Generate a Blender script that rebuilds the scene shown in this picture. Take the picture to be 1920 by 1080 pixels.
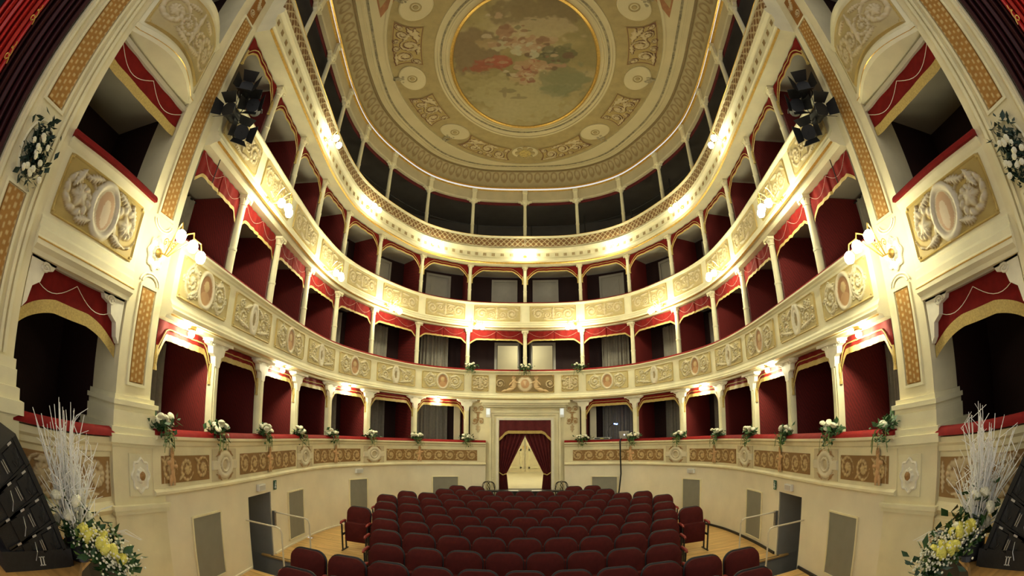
import bpy, bmesh, math, random
import numpy as np
from mathutils import Vector, Matrix
random.seed(7); RNG = np.random.default_rng(7)
PI = math.pi
for o in list(bpy.data.objects): bpy.data.objects.remove(o)
SC = bpy.context.scene; COL = SC.collection
ZC = 2.62                                     # the lens above the stalls floor
# ------------------------------------------------------------------ camera, world, exposure
cam = bpy.data.cameras.new('camera'); camo = bpy.data.objects.new('camera', cam); COL.objects.link(camo)
cam.type = 'PANO'; cam.panorama_type = 'FISHEYE_EQUISOLID'
cam.sensor_width = 36; cam.sensor_height = 20.25; cam.sensor_fit = 'HORIZONTAL'
cam.fisheye_lens = 862.5 / 1920 * 36; cam.fisheye_fov = math.radians(200)
cam.shift_x = -24.4 / 1920
camo.location = (0, 0, ZC); camo.rotation_euler = (PI / 2 + 0.305, 0, 0)
cam.clip_start = 0.02; cam.clip_end = 200
SC.camera = camo
w = bpy.data.worlds.new('world'); SC.world = w; w.use_nodes = True
bg = w.node_tree.nodes['Background']; bg.inputs[0].default_value = (1.0, 0.97, 0.90, 1); bg.inputs[1].default_value = 0.20
SC.view_settings.view_transform = 'Standard'; SC.view_settings.look = 'None'; SC.view_settings.gamma = 1
SC.view_settings.use_curve_mapping = False; SC.view_settings.exposure = 2.0
SC.cycles.use_denoising = True
LIGHT_COL = (1.0, 0.965, 0.66)
GLOBE_W = 37.0          # emission of the sconce shades
SOFFIT_W = 185.0

# ------------------------------------------------------------------ materials
MATS = {}
def mat(name, col, rough=0.6, metal=0.0, noise=0.0, nscale=8.0, bump=0.0, bscale=60.0, attr=False, spec=0.4, emit=None, sheen=0.0):
    if name in MATS: return MATS[name]
    m = bpy.data.materials.new(name); m.use_nodes = True; nt = m.node_tree; N = nt.nodes; L = nt.links
    b = N['Principled BSDF']
    b.inputs['Base Color'].default_value = (*col, 1); b.inputs['Roughness'].default_value = rough
    b.inputs['Metallic'].default_value = metal; b.inputs['Specular IOR Level'].default_value = spec
    if sheen: b.inputs['Sheen Weight'].default_value = sheen
    src = None
    if attr:
        a = N.new('ShaderNodeAttribute'); a.attribute_name = 'Col'; src = a.outputs['Color']
    tc = None
    if noise or bump:
        tc = N.new('ShaderNodeTexCoord')
    if noise:
        n = N.new('ShaderNodeTexNoise'); n.inputs['Scale'].default_value = nscale; n.inputs['Detail'].default_value = 5
        L.new(tc.outputs['Object'], n.inputs['Vector'])
        mr = N.new('ShaderNodeMapRange'); mr.inputs[1].default_value = 0.3; mr.inputs[2].default_value = 0.7
        mr.inputs[3].default_value = 1 - noise; mr.inputs[4].default_value = 1 + noise * 0.5
        L.new(n.outputs['Fac'], mr.inputs[0])
        mx = N.new('ShaderNodeMix'); mx.data_type = 'RGBA'; mx.blend_type = 'MULTIPLY'; mx.inputs[0].default_value = 1
        if src: L.new(src, mx.inputs[6])
        else: mx.inputs[6].default_value = (*col, 1)
        L.new(mr.outputs[0], mx.inputs[7]); src = mx.outputs[2]
    if src: L.new(src, b.inputs['Base Color'])
    if bump:
        n2 = N.new('ShaderNodeTexNoise'); n2.inputs['Scale'].default_value = bscale; n2.inputs['Detail'].default_value = 3
        L.new(tc.outputs['Object'], n2.inputs['Vector'])
        bp = N.new('ShaderNodeBump'); bp.inputs['Strength'].default_value = bump; bp.inputs['Distance'].default_value = 0.01
        L.new(n2.outputs['Fac'], bp.inputs['Height']); L.new(bp.outputs[0], b.inputs['Normal'])
    if emit:
        b.inputs['Emission Color'].default_value = (*emit[0], 1); b.inputs['Emission Strength'].default_value = emit[1]
    MATS[name] = m; return m
CREAM = mat('cream_plaster', (0.77, 0.71, 0.475), 0.55, noise=0.10, nscale=3, bump=0.1)
CREAMD = mat('stone_cream_plaster', (0.76, 0.685, 0.45), 0.6, noise=0.10, nscale=3, bump=0.1)
WALLM = mat('pale_wall_plaster', (0.78, 0.71, 0.54), 0.7, noise=0.08, nscale=2, bump=0.1)
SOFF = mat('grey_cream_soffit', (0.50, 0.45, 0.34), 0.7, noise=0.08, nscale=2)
GOLD = mat('gilding', (0.72, 0.46, 0.12), 0.35, metal=0.75, noise=0.2, nscale=20)
PAINT = mat('painted_relief', (0.6, 0.5, 0.3), 0.6, attr=True, noise=0.10, nscale=6)
FRESCO = mat('fresco_paint', (0.6, 0.5, 0.3), 0.75, attr=True, noise=0.08, nscale=9)
VELVET = mat('red_velvet_cushion', (0.20, 0.009, 0.008), 0.8, noise=0.15, nscale=12, bump=0.15, bscale=120, spec=0.15)
DRAPE = mat('red_drapery', (0.17, 0.008, 0.006), 0.8, noise=0.22, nscale=10, bump=0.15, bscale=90, spec=0.15)
FRINGE = mat('gold_fringe', (0.50, 0.36, 0.11), 0.6, noise=0.25, nscale=60, bump=0.4, bscale=200)
DARKDR = mat('dark_red_drapery', (0.10, 0.006, 0.008), 0.8, noise=0.2, nscale=12, bump=0.15)
SEATM = mat('burgundy_seat_cloth', (0.066, 0.0065, 0.006), 0.85, noise=0.2, nscale=14, bump=0.2, bscale=160, spec=0.2)
BLACK = mat('black_steel', (0.012, 0.012, 0.013), 0.45, noise=0.1, nscale=20)
BLACKP = mat('black_cabinet_paint', (0.018, 0.018, 0.020), 0.5, noise=0.2, nscale=30, bump=0.3, bscale=150)
STEEL = mat('worn_steel', (0.45, 0.45, 0.43), 0.35, metal=0.8, noise=0.2, nscale=30)
ARMM = mat('red_armrest_pad', (0.22, 0.02, 0.016), 0.5, noise=0.1, nscale=20)
GREYP = mat('grey_door_paint', (0.235, 0.225, 0.185), 0.55, noise=0.06, nscale=6)
GREYD = mat('grey_passage_paint', (0.26, 0.255, 0.23), 0.6, noise=0.08, nscale=4)
RAILM = mat('cream_rail_enamel', (0.62, 0.56, 0.42), 0.35, noise=0.05, nscale=20)
DOORM = mat('off_white_door_paint', (0.42, 0.40, 0.35), 0.5, noise=0.06, nscale=6)
CURTG = mat('grey_linen_curtain', (0.24, 0.22, 0.19), 0.8, noise=0.12, nscale=14, bump=0.15)
WHITE = mat('white_plastic', (0.75, 0.75, 0.72), 0.4, noise=0.03, nscale=20)
LEAF = mat('green_leaf', (0.025, 0.075, 0.018), 0.5, noise=0.35, nscale=30)
LEAFL = mat('pale_green_leaf', (0.10, 0.17, 0.035), 0.5, noise=0.35, nscale=30)
ROSE = mat('white_rose_petal', (0.80, 0.77, 0.58), 0.6, noise=0.10, nscale=40)
YROSE = mat('yellow_flower_petal', (0.75, 0.68, 0.13), 0.6, noise=0.2, nscale=40)
TWIG = mat('white_painted_twig', (0.85, 0.84, 0.80), 0.6, noise=0.08, nscale=30)
BLUE = mat('blue_lamp_light', (0.05, 0.1, 0.8), 0.4, emit=((0.10, 0.22, 1.0), 9.0))
GREEN = mat('green_sign_face', (0.02, 0.10, 0.06), 0.4, noise=0.05, nscale=20)
LAPTOP = mat('brushed_aluminium', (0.62, 0.62, 0.62), 0.35, metal=0.6, noise=0.04, nscale=30)
STONE = mat('white_stucco', (0.78, 0.73, 0.58), 0.55, noise=0.08, nscale=10)
def globe_mat(name, s):
    return mat(name, (0.9, 0.86, 0.75), 0.3, noise=0.02, nscale=10, emit=(LIGHT_COL, s))
GLOBE = globe_mat('lit_glass_shade', GLOBE_W); GLOBE3 = globe_mat('lit_pier_shade', GLOBE_W * 0.55); GLOBE2 = globe_mat('lit_gallery_shade', GLOBE_W * 0.55)
SOFL = globe_mat('lit_soffit_bulb', SOFFIT_W)
LOBL = globe_mat('lit_lobby_globe', 34.0)
CORL = globe_mat('lit_corridor_globe', 25.0)

def damask(name, col):
    m = bpy.data.materials.new(name); m.use_nodes = True; nt = m.node_tree; N = nt.nodes; L = nt.links; b = N['Principled BSDF']
    tc = N.new('ShaderNodeTexCoord'); mp = N.new('ShaderNodeMapping'); mp.inputs['Scale'].default_value = (14, 14, 7)
    L.new(tc.outputs['Object'], mp.inputs[0])
    wv = N.new('ShaderNodeTexWave'); wv.wave_type = 'BANDS'; wv.bands_direction = 'DIAGONAL'; wv.inputs['Scale'].default_value = 1.0; wv.inputs['Distortion'].default_value = 6.0; wv.inputs['Detail'].default_value = 2
    L.new(mp.outputs[0], wv.inputs['Vector'])
    cr = N.new('ShaderNodeValToRGB'); cr.color_ramp.elements[0].color = (*[c * 0.62 for c in col], 1); cr.color_ramp.elements[1].color = (*col, 1)
    L.new(wv.outputs['Fac'], cr.inputs[0]); L.new(cr.outputs[0], b.inputs['Base Color']); b.inputs['Roughness'].default_value = 0.75
    MATS[name] = m; return m
DAMASK = damask('red_damask', (0.165, 0.008, 0.007)); DAMASK_SHADED = damask('shaded_red_damask', (0.024, 0.0022, 0.0022))  # second one is the same damask with the box shade in its colour

def wood(name, col, sc=(1.2, 14, 14)):
    m = bpy.data.materials.new(name); m.use_nodes = True; nt = m.node_tree; N = nt.nodes; L = nt.links; b = N['Principled BSDF']
    tc = N.new('ShaderNodeTexCoord'); mp = N.new('ShaderNodeMapping'); mp.inputs['Scale'].default_value = sc
    oi = N.new('ShaderNodeObjectInfo'); ad = N.new('ShaderNodeVectorMath'); ad.operation = 'ADD'
    ml = N.new('ShaderNodeMath'); ml.operation = 'MULTIPLY'; ml.inputs[1].default_value = 40
    L.new(oi.outputs['Random'], ml.inputs[0]); L.new(tc.outputs['Object'], ad.inputs[0]); L.new(ml.outputs[0], ad.inputs[1])
    L.new(ad.outputs[0], mp.inputs[0])
    n = N.new('ShaderNodeTexNoise'); n.inputs['Scale'].default_value = 1.0; n.inputs['Detail'].default_value = 6; n.inputs['Distortion'].default_value = 0.6
    L.new(mp.outputs[0], n.inputs['Vector'])
    cr = N.new('ShaderNodeValToRGB'); e = cr.color_ramp.elements
    e[0].position = 0.3; e[0].color = (*[c * 0.62 for c in col], 1); e[1].position = 0.68; e[1].color = (*[min(1, c * 1.15) for c in col], 1)
    L.new(n.outputs['Fac'], cr.inputs[0]); L.new(cr.outputs[0], b.inputs['Base Color']); b.inputs['Roughness'].default_value = 0.42
    MATS[name] = m; return m
PINE = wood('pine_boards', (0.60, 0.37, 0.13))
OAK = wood('orange_stage_boards', (0.52, 0.28, 0.08))
DARKW = wood('black_brown_wood', (0.03, 0.018, 0.012))

# ------------------------------------------------------------------ helpers
class MB:
    def __init__(s): s.v = []; s.f = []; s.c = []
    def add(s, v, f, c=None):
        n = len(s.v); s.v.extend(map(tuple, v)); s.f.extend(tuple(i + n for i in q) for q in f)
        s.c.extend(c if c is not None else [(0.6, 0.5, 0.3)] * len(v)); return s
    def box(s, lo, hi, M=None, c=None):
        x0, y0, z0 = lo; x1, y1, z1 = hi
        v = [(x0, y0, z0), (x1, y0, z0), (x1, y1, z0), (x0, y1, z0), (x0, y0, z1), (x1, y0, z1), (x1, y1, z1), (x0, y1, z1)]
        if M is not None: v = [M @ Vector(p) for p in v]
        return s.add(v, [(0, 3, 2, 1), (4, 5, 6, 7), (0, 1, 5, 4), (1, 2, 6, 5), (2, 3, 7, 6), (3, 0, 4, 7)], None if c is None else [c] * 8)
    def lathe(s, prof, n=12, M=None, square=False):
        v = []; f = []; k = len(prof)
        for i in range(n):
            a = 2 * PI * (i + 0.5) / n
            for r, z in prof:
                p = Vector((r * math.cos(a), r * math.sin(a), z)); v.append(M @ p if M is not None else p)
        for i in range(n):
            j = (i + 1) % n
            for q in range(k - 1): f.append((i * k + q, j * k + q, j * k + q + 1, i * k + q + 1))
        f.append(tuple(i * k for i in range(n))[::-1]); f.append(tuple(i * k + k - 1 for i in range(n)))
        return s.add(v, f)
    def tube(s, path, r, n=6):
        pts = [Vector(p) for p in path]; m = len(pts); v = []; f = []
        rr = r if isinstance(r, (list, tuple)) else [r] * m
        up = Vector((0.13, 0.27, 0.95))
        for i, p in enumerate(pts):
            t = (pts[min(i + 1, m - 1)] - pts[max(i - 1, 0)]); t = t.normalized() if t.length > 1e-9 else Vector((0, 0, 1))
            a = t.cross(up)
            if a.length < 1e-3: a = t.cross(Vector((1, 0, 0)))
            a.normalize(); b = t.cross(a)
            for q in range(n):
                an = 2 * PI * q / n; v.append(p + (a * math.cos(an) + b * math.sin(an)) * rr[i])
        for i in range(m - 1):
            for q in range(n):
                u = (q + 1) % n; f.append((i * n + q, i * n + u, (i + 1) * n + u, (i + 1) * n + q))
        f.append(tuple(range(n))[::-1]); f.append(tuple((m - 1) * n + q for q in range(n)))
        return s.add(v, f)
    def ball(s, c, r, sub=1, sc=(1, 1, 1), bump=0):
        bm = bmesh.new(); bmesh.ops.create_icosphere(bm, subdivisions=sub, radius=1)
        v = []
        for q in bm.verts:
            k = r * (1 + (random.uniform(-bump, bump) if bump else 0)); v.append((c[0] + q.co.x * k * sc[0], c[1] + q.co.y * k * sc[1], c[2] + q.co.z * k * sc[2]))
        f = [tuple(x.index for x in q.verts) for q in bm.faces]; bm.free(); return s.add(v, f)
    def grid(s, X, Y, Z, C=None, keep=None):
        h, w_ = X.shape; v = np.stack([X, Y, Z], -1).reshape(-1, 3).tolist(); f = []
        for i in range(h - 1):
            for j in range(w_ - 1):
                if keep is None or keep[i, j] or keep[i, j + 1] or keep[i + 1, j] or keep[i + 1, j + 1]: f.append((i * w_ + j, i * w_ + j + 1, (i + 1) * w_ + j + 1, (i + 1) * w_ + j))
        return s.add(v, f, None if C is None else [tuple(x) for x in C.reshape(-1, 3).tolist()])
    def sweep(s, path, prof, closed=True, caps=True):
        # path: list of (x,y,nx,ny); prof: list of (inset,z), inset along the normal
        k = len(prof); v = []; f = []
        for x, y, nx, ny in path:
            for d, z in prof: v.append((x + nx * d, y + ny * d, z))
        for i in range(len(path) - 1):
            for q in range(k if closed else k - 1):
                u = (q + 1) % k; f.append((i * k + q, i * k + u, (i + 1) * k + u, (i + 1) * k + q))
        if caps and closed:
            f.append(tuple(range(k))[::-1]); f.append(tuple((len(path) - 1) * k + q for q in range(k)))
        return s.add(v, f)
    def prism(s, outline, z0, z1):
        n = len(outline); v = [(x, y, z0) for x, y in outline] + [(x, y, z1) for x, y in outline]
        f = [tuple(range(n))[::-1], tuple(range(n, 2 * n))] + [(i, (i + 1) % n, n + (i + 1) % n, n + i) for i in range(n)]
        return s.add(v, f)
    def mesh(s, name, m, smooth=False, attr=False):
        me = bpy.data.meshes.new(name); me.from_pydata(s.v, [], s.f)
        if attr:
            ca = me.color_attributes.new('Col', 'FLOAT_COLOR', 'POINT')
            a = np.ones((len(s.v), 4), np.float32); a[:, :3] = np.array(s.c, np.float32); ca.data.foreach_set('color', a.ravel())
        if smooth: me.polygons.foreach_set('use_smooth', [True] * len(me.polygons))
        me.materials.append(m); me.update()
        bm = bmesh.new(); bm.from_mesh(me)
        if not attr: bmesh.ops.recalc_face_normals(bm, faces=bm.faces)
        bm.to_mesh(me); bm.free()
        if smooth:
            try: me.set_sharp_from_angle(angle=math.radians(40))
            except Exception: pass
        return me
    def build(s, name, m, parent=None, smooth=False, attr=False):
        return link(name, s.mesh(name, m, smooth, attr), parent)
def link(name, data, parent=None, loc=None, rz=None):
    o = bpy.data.objects.new(name, data); COL.objects.link(o)
    if parent is not None: o.parent = parent
    if loc is not None: o.location = loc
    if rz is not None: o.rotation_euler = (0, 0, rz)
    return o
def tag(o, label, cat=None, group=None, kind=None):
    o['label'] = label
    if cat: o['category'] = cat
    if group: o['group'] = group
    if kind: o['kind'] = kind
    return o
def thing(name, label, cat, loc=(0, 0, 0), rz=0, group=None, kind=None):
    return tag(link(name, None, None, loc, rz), label, cat, group, kind)
def struct(name, mb, m, label, **k):
    o = mb.build(name, m, **k) if mb is not None else link(name, None)
    return tag(o, label, None, None, 'structure')
ORD = ['', 'first', 'second', 'third', 'fourth', 'fifth', 'sixth', 'seventh', 'eighth', 'ninth', 'tenth', 'eleventh', 'twelfth', 'thirteenth', 'fourteenth', 'fifteenth']
def side(sg): return 'left' if sg < 0 else 'right'

# ------------------------------------------------------------------ horseshoe plan (columns at whole numbers, 0 = middle of the back)
PT = [(0, 14), (1.752, 13.8), (3.138, 12.92), (4.024, 11.37), (4.47, 9.86), (4.50, 8.25), (4.33, 6.6), (4.15, 5.06), (4.0, 3.66)]
FULL = np.array([(-x, y) for x, y in PT[:0:-1]] + PT)
def _cr(t):
    i = int(min(max(math.floor(t), 0), len(FULL) - 2)); f = t - i
    g = lambda j: FULL[j] if 0 <= j < len(FULL) else (2 * FULL[0] - FULL[1] if j < 0 else 2 * FULL[-1] - FULL[-2])
    a, b, c, d = g(i - 1), g(i), g(i + 1), g(i + 2)
    return 0.5 * (2 * b + (c - a) * f + (2 * a - 5 * b + 4 * c - d) * f * f + (3 * b - a - 3 * c + d) * f ** 3)
TS = np.linspace(-8, 8, 1601); TP = np.array([_cr(t + 8) for t in TS])
TT = np.gradient(TP, axis=0); TT /= np.hypot(TT[:, 0], TT[:, 1])[:, None]; TN = np.stack([TT[:, 1], -TT[:, 0]], 1)
if TN[800, 1] > 0: TN = -TN
def PN(s):
    s = np.asarray(s, float)
    return np.interp(s, TS, TP[:, 0]), np.interp(s, TS, TP[:, 1]), np.interp(s, TS, TN[:, 0]), np.interp(s, TS, TN[:, 1])
def at(s, ins=0.0):
    x, y, nx, ny = PN(s); return float(x + nx * ins), float(y + ny * ins)
def ang(s):
    x, y, nx, ny = PN(s); return math.atan2(ny, nx)            # direction of the inward normal
def path(s0, s1, n):
    x, y, nx, ny = PN(np.linspace(s0, s1, n)); return list(zip(x.tolist(), y.tolist(), nx.tolist(), ny.tolist()))

# ------------------------------------------------------------------ ornament: height and colour fields on a panel
def sp(U, V, cx, cy, R, dirn=1, ph=0.0, turns=1.7, ros=0.34):
    dx, dy = U - cx, V - cy; r = np.hypot(dx, dy); th = np.arctan2(dy, dx); p = R / turns
    t = r / p - dirn * th / (2 * PI) + ph; d = np.abs(t - np.round(t)) * p
    h = np.clip(1 - (d / (0.34 * p)) ** 2, 0, 1) * (r < R * 1.02) * (0.72 + 0.28 * np.cos(th * 11 + r / R * 5))
    h = np.maximum(h, np.clip(1.15 - r / (R * ros) * (1 + 0.22 * np.cos(5 * th)), 0, 1)); return h
def blob(U, V, cx, cy, a, b, p=2.0):
    return np.clip(1 - (np.abs((U - cx) / a) ** p + np.abs((V - cy) / b) ** p), 0, 1)
def ring(U, V, cx, cy, a, b, wd):
    r = np.hypot((U - cx) / a, (V - cy) / b); return np.clip(1 - (np.abs(r - 1) * min(a, b) / wd) ** 2, 0, 1)
def leaf(U, V, x0, y0, x1, y1, wd, lob=6):
    L = math.hypot(x1 - x0, y1 - y0); tx, ty = (x1 - x0) / L, (y1 - y0) / L
    a = ((U - x0) * tx + (V - y0) * ty) / L; d = np.abs(-(U - x0) * ty + (V - y0) * tx)
    ww = wd * np.sin(np.clip(a, 0, 1) * PI) ** 0.7 * (0.75 + 0.25 * np.cos(a * PI * 2 * lob))
    return np.where((a > 0) & (a < 1), np.clip(1 - (d / np.maximum(ww, 1e-4)) ** 2, 0, 1), 0)
def mixc(c0, c1, t): return c0 + (np.asarray(c1) - c0) * t[..., None]
def field(shape, col): return np.broadcast_to(np.array(col, float), (*shape, 3)).copy()
OCHRE = (0.54, 0.44, 0.20); RELIEF = (0.64, 0.57, 0.38); LINE = (0.32, 0.22, 0.09)
def outl(C, h, col=LINE, lo=0.02, hi=0.28, k=0.55):
    e = ((h > lo) & (h < hi)).astype(float) * k; return mixc(C, np.array(col), e)
def framed(U, V, W, H, C, h, fw=0.025, col=(0.50, 0.35, 0.10)):
    # gilded bead round the panel with notched corners
    ex = np.minimum(U, W - U); ey = np.minimum(V, H - V); nt = 0.055
    d = np.minimum(ex, ey); d = np.where((ex < nt) & (ey < nt), np.minimum(np.abs(np.maximum(ex, ey) - nt) * 0 + np.maximum(ex, ey) - nt + 0.0, 0) * -1, d)
    b = np.clip(1 - ((d - 0.012) / 0.014) ** 2, 0, 1)
    return mixc(C, np.array(col), b * 0.9), np.maximum(h, b * 0.5)
def pan_portrait(U, V, W, H):                      # scroll cartouches round an oval portrait
    h = np.zeros_like(U); C = field(U.shape, OCHRE); c = W / 2
    for sx in (-1, 1):
        q = c + sx * W * 0.29
        for e, y, r in ((0.0, 0.14, 0.09), (0.0, 0.88, 0.09), (0.13, 0.5, 0.10), (-0.11, 0.22, 0.08), (-0.11, 0.78, 0.08)): h = np.maximum(h, sp(U, V, q + sx * W * e, H * y, H * r, -sx, 0.4, 1.3, 0.4))
        h = np.maximum(h, sp(U, V, q, H * 0.52, H * 0.27, sx, 0.2)); h = np.maximum(h, leaf(U, V, q, H * 0.2, q - sx * W * 0.10, H * 0.34, 0.05))
        h = np.maximum(h, leaf(U, V, q + sx * W * 0.02, H * 0.82, q - sx * W * 0.11, H * 0.74, 0.045)); h = np.maximum(h, ring(U, V, q, H * 0.5, W * 0.12, H * 0.36, 0.02) * 0.7)
    C = mixc(C, np.array(RELIEF), np.clip(h * 1.5, 0, 1)); C = outl(C, h)
    a, b = min(W * 0.13, H * 0.30), H * 0.40
    inn = ((U - c) / a) ** 2 + ((V - H / 2) / b) ** 2 < 1
    rg = ring(U, V, c, H / 2, a * 1.12, b * 1.08, 0.030)
    C = np.where(inn[..., None], np.array((0.38, 0.19, 0.08)), C)
    head = blob(U, V, c, H * 0.60, a * 0.42, b * 0.34); bust = blob(U, V, c, H * 0.30, a * 0.75, b * 0.42) * inn
    C = mixc(C, np.array((0.58, 0.42, 0.20)), (head > 0).astype(float) * 0.9); C = mixc(C, np.array((0.55, 0.33, 0.15)), (bust > 0).astype(float) * 0.7)
    C = mixc(C, np.array((0.66, 0.58, 0.40)), np.clip(rg * 2, 0, 1))
    h = np.where(inn, 0.1 + 0.3 * head, h); return C, np.maximum(h, rg)
def pan_oval(U, V, W, H):                          # white oval cartouche with open centre between scrolls
    h = np.zeros_like(U); C = field(U.shape, OCHRE); c = W / 2
    for sx in (-1, 1):
        q = c + sx * W * 0.27
        h = np.maximum(h, sp(U, V, q, H * 0.40, H * 0.25, -sx, 0.1)); h = np.maximum(h, sp(U, V, q + sx * W * 0.07, H * 0.74, H * 0.15, sx, 0.4))
        for e, y, r in ((0.02, 0.80, 0.11), (0.15, 0.30, 0.13), (0.17, 0.55, 0.10), (-0.09, 0.66, 0.10), (-0.10, 0.22, 0.10)): h = np.maximum(h, sp(U, V, q + sx * W * e, H * y, H * r, sx, 0.4, 1.3, 0.4))
        h = np.maximum(h, leaf(U, V, c + sx * W * 0.1, H * 0.15, q + sx * W * 0.14, H * 0.28, 0.05)); h = np.maximum(h, leaf(U, V, c + sx * W * 0.08, H * 0.88, q, H * 0.66, 0.05))
    C = mixc(C, np.array(RELIEF), np.clip(h * 1.5, 0, 1)); C = outl(C, h)
    a, b = min(W * 0.10, H * 0.22), H * 0.42
    r1 = ring(U, V, c, H / 2, a, b, 0.04); r2 = ring(U, V, c, H / 2, a * 0.55, b * 0.65, 0.02)
    C = np.where(((((U - c) / a) ** 2 + ((V - H / 2) / b) ** 2) < 0.8)[..., None], np.array((0.30, 0.22, 0.10)), C)
    C = mixc(C, np.array((0.66, 0.60, 0.45)), np.clip(np.maximum(r1, r2) * 2, 0, 1)); return C, np.maximum(np.maximum(h * 0.9, r1), r2 * 0.6)
def pan_scroll(U, V, W, H, var=0):                 # running acanthus scrolls with rosettes
    h = np.zeros_like(U); C = field(U.shape, (0.47, 0.37, 0.17)); c = W / 2
    for sx in (-1, 1):
        q = c + sx * W * 0.32
        h = np.maximum(h, sp(U, V, q, H * 0.50, H * 0.32, sx if var == 0 else -sx, 0.15))
        h = np.maximum(h, sp(U, V, c + sx * W * 0.12, H * (0.42 if var == 0 else 0.60), H * 0.22, -sx, 0.5, ros=0.25))
        h = np.maximum(h, leaf(U, V, c, H * 0.12, c + sx * W * 0.22, H * 0.22, 0.05)); h = np.maximum(h, leaf(U, V, c + sx * W * 0.05, H * 0.85, c + sx * W * 0.24, H * 0.80, 0.05))
        h = np.maximum(h, leaf(U, V, q + sx * W * 0.06, H * 0.85, c + sx * W * 0.47, H * 0.66, 0.035))
    h = np.maximum(h, leaf(U, V, c, H * 0.1, c, H * 0.92, 0.06, 4))
    C = mixc(C, np.array((0.60, 0.50, 0.31)), np.clip(h * 1.5, 0, 1)); return outl(C, h, (0.26, 0.16, 0.06), k=0.5), h
def pan_frieze(U, V, W, H):                        # brown frieze of roundels
    h = np.zeros_like(U); n = max(2, int(round(W / (H * 1.05)))); step = W / n
    for i in range(n):
        h = np.maximum(h, sp(U, V, (i + 0.5) * step, H * 0.5, H * 0.44, 1 if i % 2 else -1, 0.2, 1.6, 0.42))
        h = np.maximum(h, leaf(U, V, i * step, H * (0.1 if i % 2 else 0.9), (i + 0.35) * step, H * (0.35 if i % 2 else 0.65), 0.03))
    C = field(U.shape, (0.27, 0.145, 0.045)); C = mixc(C, np.array((0.56, 0.40, 0.19)), np.clip(h * 1.4, 0, 1)); return outl(C, h, (0.17, 0.08, 0.03), k=0.6), h
def pan_lattice(U, V, W, H):                       # interlaced strapwork of the gallery front
    p = H * 0.62
    a = np.abs(((U + V) / p) % 1 - 0.5); b = np.abs(((U - V) / p) % 1 - 0.5); l = (np.minimum(a, b) < 0.10).astype(float)
    k = np.hypot(((U / p + 0.5) % 1 - 0.5), ((V / p) % 1 - 0.5)); d = (k < 0.2).astype(float)
    C = field(U.shape, (0.22, 0.11, 0.04)); C = mixc(C, np.array((0.56, 0.45, 0.25)), np.maximum(l, d) * 0.95); return C, np.maximum(l, d * 0.7)
def pan_coat(U, V, W, H):                          # coat of arms held by two reclining figures
    c = W / 2; h = np.zeros_like(U); C = field(U.shape, (0.24, 0.16, 0.06))
    for sx in (-1, 1):
        h = np.maximum(h, sp(U, V, c + sx * W * 0.42, H * 0.5, H * 0.24, sx, 0.2))
    C = mixc(C, np.array((0.56, 0.44, 0.26)), np.clip(h * 1.5, 0, 1))
    for sx in (-1, 1):
        g = np.zeros_like(U)
        for (x0, y0, x1, y1, wd) in ((0.19, 0.18, 0.185, 0.80, 0.085), (0.19, 0.62, 0.08, 0.50, 0.035), (0.20, 0.66, 0.27, 0.40, 0.03), (0.18, 0.25, 0.33, 0.10, 0.06), (0.30, 0.16, 0.40, 0.05, 0.04), (0.16, 0.28, 0.25, 0.34, 0.05)): g = np.maximum(g, leaf(U, V, c + sx * W * x0, H * y0, c + sx * W * x1, H * y1, wd, 0))
        hd = blob(U, V, c + sx * W * 0.19, H * 0.82, W * 0.036, H * 0.12); g = np.maximum(g, hd)
        C = mixc(C, np.array((0.62, 0.43, 0.22)), (g > 0).astype(float) * 0.95); C = mixc(C, np.array((0.30, 0.16, 0.06)), ((g > 0) & (g < 0.15)).astype(float) * 0.6); h = np.maximum(h, g)
        C = mixc(C, np.array((0.30, 0.17, 0.07)), (blob(U, V, c + sx * W * 0.195, H * 0.90, W * 0.036, H * 0.07) > 0).astype(float))
    s1 = blob(U, V, c, H * 0.5, W * 0.13, H * 0.44); s2 = blob(U, V, c, H * 0.5, W * 0.09, H * 0.32)
    C = mixc(C, np.array((0.66, 0.55, 0.36)), (s1 > 0).astype(float)); C = outl(C, s1, (0.34, 0.20, 0.08), 0.01, 0.2, 0.7); C = mixc(C, np.array((0.50, 0.27, 0.12)), (s2 > 0.35).astype(float) * 0.9); cr_ = blob(U, V, c, H * 0.93, W * 0.06, H * 0.09); C = mixc(C, np.array((0.34, 0.20, 0.08)), (cr_ > 0).astype(float)); C = mixc(C, np.array((0.66, 0.52, 0.32)), ((np.abs(U - c) < (V - H * 0.36) * 0.35) & (V < H * 0.66)).astype(float) * 0.7)
    return C, np.maximum(h, s1)
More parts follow.
